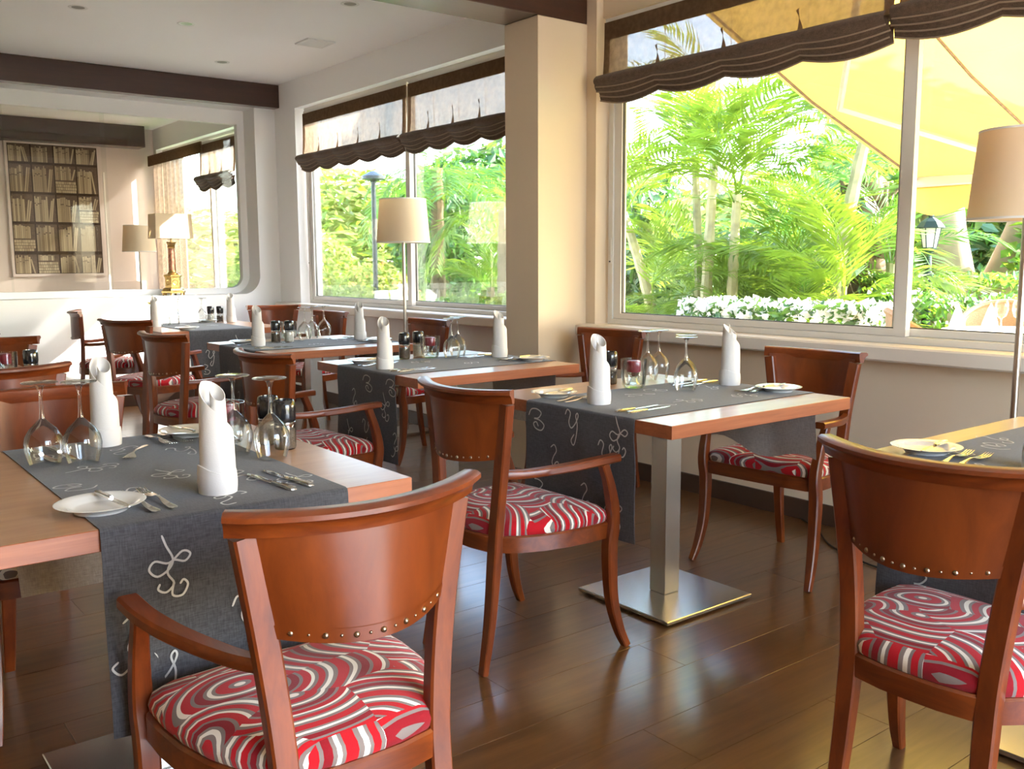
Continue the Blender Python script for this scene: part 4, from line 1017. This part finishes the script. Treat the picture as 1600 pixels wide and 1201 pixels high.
hedge('feathery bright green hedge around the lantern post', 8.5, 9.1, 3.6, 5.3, 1.20, 2600, 0, 34, 'feathery_hedge', ('leaf_a', 'leaf_b'))
# background trees and bushes
TB = [leafblob('tree_leaves', 5200, ['leaf_b', 'leaf_c'], 41, .075, 1, 1, 1, .5), leafblob('tree_leaves', 5200, ['leaf_p', 'leaf_a', 'leaf_p'], 42, .075, 1, 1, 1, .45)]
def tree(label, x, y, h, rx, ry, rz_, v, cat='tree', name='bushy_tree'):
    r = thing(name, label, cat, (x, y, GZ))
    if h-rz_ > .15: MB().tube([(0, 0, 0), (.05, .03, (h-rz_)*.5), (0, 0, h-rz_*.5)], .10+.03*rx, 8, [1.2, 1, .7]).build('trunk', 'bark', r)
    obj('foliage', TB[v], r, (0, 0, h), sc=(rx, ry, rz_))['kind'] = 'stuff'
    return r
bt = [(11.2, 8.8, 1.3, 1.5, 1.6, 1.3, 1), (10.8, 10.9, 1.6, 1.2, 1.2, 1.4, 0), (12.5, 6.9, 1.5, 1.6, 1.7, 1.5, 1), (12.8, 5.0, 1.5, 1.5, 1.6, 1.5, 0), (16, 8.5, 2.3, 2.2, 2.6, 2.2, 1), (17, 5.2, 2.2, 2.0, 2.2, 2.2, 1), (17.5, 2.4, 2.0, 2, 2.4, 2, 0), (10.9, 7.6, 1.0, .9, .9, 1.0, 1)]
nm = ['pale yellow-green tree left behind the areca palms', 'dark bushy tree farthest left behind the areca palms', 'yellow-green tree behind the middle areca palms', 'green tree behind the awning corner', 'tall dark tree on the far side of the lawn, behind the palms', 'tall light tree on the far side of the lawn', 'dark tree beyond the white path at the right edge', 'round low shrub between the areca canes']
for (x, y, h, a, b, c, v), n in zip(bt, nm): tree(n, x, y, h, a, b, c, v)
# seen through the far window
ft = [(11.4, 16.9, 1.9, 1.2, 1.2, 1.6, 0, 'dense green tree right of the floor lamp shade'), (13.0, 17.8, 1.2, 1.6, 1.4, 1.2, 1, 'pale sunlit shrub mass beyond the far window, right side'), (9.6, 20.5, 1.1, 1.5, 1.4, 1.1, 1, 'sunlit pale shrub behind the floor lamp shade'), (8.3, 17.9, .9, 1.0, 1.0, .9, 1, 'yellowish sunlit shrub left of the lamp post'), (17, 32, 2.4, 4, 4, 2.4, 1, 'distant tree group across the lawn'), (11, 32, 1.6, 4, 3, 1.6, 1, 'distant pale shrubs left across the lawn'), (23, 30, 3.0, 4, 4, 3.0, 0, 'distant tree right across the lawn')]
for x, y, h, a, b, c, v, n in ft: tree(n, x, y, h, a, b, c, v)
palm('palm with drooping grey-green fronds at the top of the far window', 9.0, 13.6, 2.9, 13, FRB, 61, (0, 0), .14, 'fibre', 1.3, 'fan_palm', lo=-.5, hi=.6)
palm('palm with yellowish drooping fronds beside the pillar', 9.2, 12.0, 2.3, 13, FRA, 62, (0, 0), .13, 'bark', 1.25, 'fan_palm', lo=-.4, hi=.8)
palm('short pale palm on the lawn in the far window', 9.6, 12.9, .9, 13, FRA, 63, (0, 0), .10, 'bark', 1.1, 'fan_palm', lo=.3, hi=1.2)
hedge('clipped low hedge before the lawn in the far window', 8.6, 9.4, 12.6, 14.6, .75, 1600, 60, 71, 'clipped_hedge', ('leaf_a', 'leaf_b'))
for x, y, h, a, b, c, v, n in [(6.9, 12.1, .62, .65, .8, .72, 1, 'leafy flowering bush low in the far window'), (6.7, 13.4, .6, .6, .7, .7, 1, 'pale bush left of the orange flowers'), (5.9, 10.3, .35, .4, .6, .45, 0, 'low green bush by the terrace')]:
    o = tree(n, x, y, h, a, b, c, v, 'bush', 'flowering_bush')
    if 'flowering' in n:
        of = leafblob('blossoms', 0, ['orange'], 81, .05, 1, 1, 1, .9, flowers=90, fl_s=.055)
        obj('blossoms', of, o, (0, 0, h), sc=(a, b, c))['kind'] = 'stuff'
# lamp post in the far window
lp = thing('lamp_post', 'tall dark lamp post with flat head in the far window', 'lamp post', (6.6, 11.55, GZ))
MB().lathe([(.07, 0), (.07, .1), (.045, .14), (.036, .2), (.032, 2.42)], 12).build('post', 'iron', lp)
MB().lathe([(.033, 2.42), (.06, 2.44), (.16, 2.46), (.16, 2.50), (.05, 2.56), (.0005, 2.57)], 16).build('lamp_head', 'iron', lp)
# garden lantern in the right window
X0, Y0 = 8.40, 4.53
ln = thing('garden_lantern', 'black garden lantern on a post between hedge and pale tree trunk', 'lantern', (X0, Y0, GZ))
ln.scale = (.96, .96, .96)
MB().lathe([(.06, 0), (.06, .12), (.042, .16), (.040, 1.20), (.050, 1.22), (.050, 1.25), (.030, 1.27), (.026, 1.40), (.020, 1.42), (.034, 1.45), (.060, 1.48)], 12).build('post', 'iron', ln)
hd = MB().lathe([(.058, 1.48), (.062, 1.49), (.062, 1.50)], 6, cap1=True).build('lantern_base', 'iron', ln, smooth=False)
MB().lathe([(.060, 1.50), (.092, 1.685)], 6).build('lantern_glass', 'frost', ln, smooth=False)
for k in range(6):
    a = k*PI/3; MB().tube([(.061*math.cos(a), .061*math.sin(a), 1.50), (.094*math.cos(a), .094*math.sin(a), 1.685)], .0055, 5).build('lantern_rib', 'iron', ln)
MB().lathe([(.125, 1.680), (.128, 1.690), (.085, 1.745), (.040, 1.775), (.022, 1.785), (.026, 1.80), (.010, 1.82), (.012, 1.835), (.0005, 1.86)], 6).build('lantern_roof', 'iron', ln, smooth=False)
# awning over the terrace
aw = thing('awning', 'yellow canvas awning sloping down outside the large window', 'awning', (0, 0, 0))
AX0, AZ0, AX1, AZ1, AY0, AY1 = 4.02, 2.80, 6.75, 1.82, -1.6, 3.80
def acl(u, v): return (AX0+(AX1-AX0)*v, AY0+(AY1-AY0)*u, AZ0+(AZ1-AZ0)*v - .05*math.sin(PI*v) + .006*math.sin(u*40))
MB().grid(acl, 60, 8).build('canvas', 'awning', aw)
for k in range(6):
    yy = AY0+(AY1-AY0)*(k+.15)/5.2
    MB().tube([(AX0+.02, yy, AZ0-.015), ((AX0+AX1)/2, yy, (AZ0+AZ1)/2-.065), (AX1, yy, AZ1-.012)], .009, 5).build('canvas_seam', 'sheer', aw)
MB().box((AX1-.03, AY0, AZ1-.06), (AX1+.05, AY1, AZ1+.02), .01).build('front_bar', 'awn_frame', aw, smooth=False)
MB().box((XW+.2, AY0, AZ0-.02), (AX0+.06, AY1, AZ0+.12), .01).build('cassette', 'awn_frame', aw, smooth=False)
MB().grid(lambda u, v: (AX1+.02+.01*math.sin(u*50), AY0+(AY1-AY0)*u, AZ1-.06-v*(.16+.05*abs(math.sin(u*PI*14)))), 140, 3).build('valance', 'awning', aw)
for y_a, y_b in ((3.55, 2.55), (-1.2, -.2)):
    MB().tube([(XW+.25, y_b, AZ0-.10), (5.4, y_a, 2.18), (AX1-.02, y_b+.2, AZ1-.04)], .022, 8).build('folding_arm', 'awn_frame', aw)
# terrace table, wicker chairs and tableware outside
def wicker(label, x, y, rz):
    r = thing('wicker_armchair', label, 'chair', (x, y, TZ), rz, 'honey wicker armchairs on the terrace')
    def shell(off):
        def fn(u, v):
            a = -PI*.12 + PI*1.24*u - PI/2 - PI*.5 + PI/2
            a = PI*(-.12) + PI*1.24*u + PI
            top = .62+.26*math.sin(PI*u)**1.2; R = .30+.03*v+off
            return (R*math.cos(a), R*math.sin(a)*.95, .30+(top-.30)*v)
        return fn
    m = MB(); m.grid(shell(0), 24, 5); m.grid(shell(-.022), 24, 5); m.build('woven_back', 'rattan', r)
    rp = [shell(-.011)(i/24, 1) for i in range(25)]; MB().tube(rp, .022, 8).build('rim', 'rattan', r)
    MB().lathe([(.0005, .40), (.27, .40), (.29, .42), (.28, .45), (.0005, .46)], 20).build('seat', 'rattan', r)
    for sx in (-1, 1):
        for sy in (-1, 1): MB().tube([(sx*.22, sy*.22, 0), (sx*.23, sy*.21, .42)], .02, 8).build('leg', 'rattan', r)
    return r
wicker('honey wicker armchair nearest the window mullion, seen from its side', 5.72, 3.0, PI+.65)
wicker('honey wicker armchair with rounded back facing the window, before the hedge', 7.08, 3.22, PI/2+.40)
ot = thing('terrace_table', 'terrace table under a white cloth, seen at the bottom of the right pane', 'table', (6.35, 2.85, TZ))
MB().lathe([(.04, 0), (.04, .72)], 10).build('pedestal', 'iron', ot); MB().lathe([(.25, 0), (.25, .02), (.05, .05)], 20, cap0=True).build('foot', 'iron', ot)
MB().lathe([(.0005, .735), (.40, .735), (.40, .72), (.0005, .72)], 28).build('tabletop', 'rattan', ot)
tcm = MB(); tcm.grid(lambda u, v: ((.41+.03*max(0, v-.5)*math.sin(u*2*PI*9))*min(1, v*2)*math.cos(u*2*PI), (.41+.03*max(0, v-.5)*math.sin(u*2*PI*9))*min(1, v*2)*math.sin(u*2*PI), .738-.22*max(0, v-.5)*2), 72, 8)
tc_ = tcm.build('tablecloth', 'tcloth'); tc_.location = (6.35, 2.85, TZ+.001); tag(tc_, 'white cloth hanging over the round terrace table outside', 'tablecloth')
tz = TZ+.739
def cone(label, x, y):
    m = MB().lathe([(.065, 0), (.055, .04), (.022, .13), (.0005, .17)], 9, sx=1.1, sy=.8); o = m.build('napkin', 'napkin', angle=80); o.location = (x, y, tz); tag(o, label, 'napkin', 'cone napkins on the terrace table')
cone('white cone napkin on the terrace table, nearest the mullion', 6.25, 3.15); cone('white cone napkin on the terrace table, beside the glasses', 6.50, 3.05); cone('white cone napkin on the terrace table, hidden by the lamp pole', 6.6, 2.66)
def goblet(label, x, y):
    r = thing('goblet', label, 'glass', (x, y, tz), 0, 'goblets on the terrace table')
    MB().lathe([(.0005, .003), (.035, 0), (.034, .004), (.006, .010)], 18).build('foot', 'glass', r)
    MB().lathe([(.006, .010), (.004, .07), (.007, .085)], 10).build('stem', 'glass', r)
    MB().lathe([(.007, .085), (.030, .10), (.042, .14), (.040, .18), (.034, .20)], 20).build('bowl', 'glass', r)
goblet('upright goblet on the terrace table, left one', 6.20, 2.84); goblet('upright goblet on the terrace table, right one', 6.22, 2.74)
# white bench and pot seen through the far window
bn = thing('garden_bench', 'white stone bench low in the far window', 'bench', (6.5, 9.35, GZ+.02), .5)
MB().box((-.45, -.18, .42), (.45, .18, .50), .01).build('seat', 'tcloth', bn, smooth=False)
for sx in (-1, 1): MB().box((sx*.30-.07, -.14, 0), (sx*.30+.07, .14, .42), .01).build('leg', 'tcloth', bn, smooth=False)
pt_ = thing('flower_pot', 'terracotta pot with leafy plant beside the pillar, outside', 'pot', (5.75, 7.35, TZ))
MB().lathe([(.0005, 0), (.17, 0), (.24, .36), (.26, .36), (.26, .42), (.23, .42), (.21, .38), (.0005, .38)], 24).build('pot', 'terracotta', pt_)
obj('pot_leaves', TB[1], pt_, (0, 0, .60), sc=(.35, .35, .32))['kind'] = 'stuff'
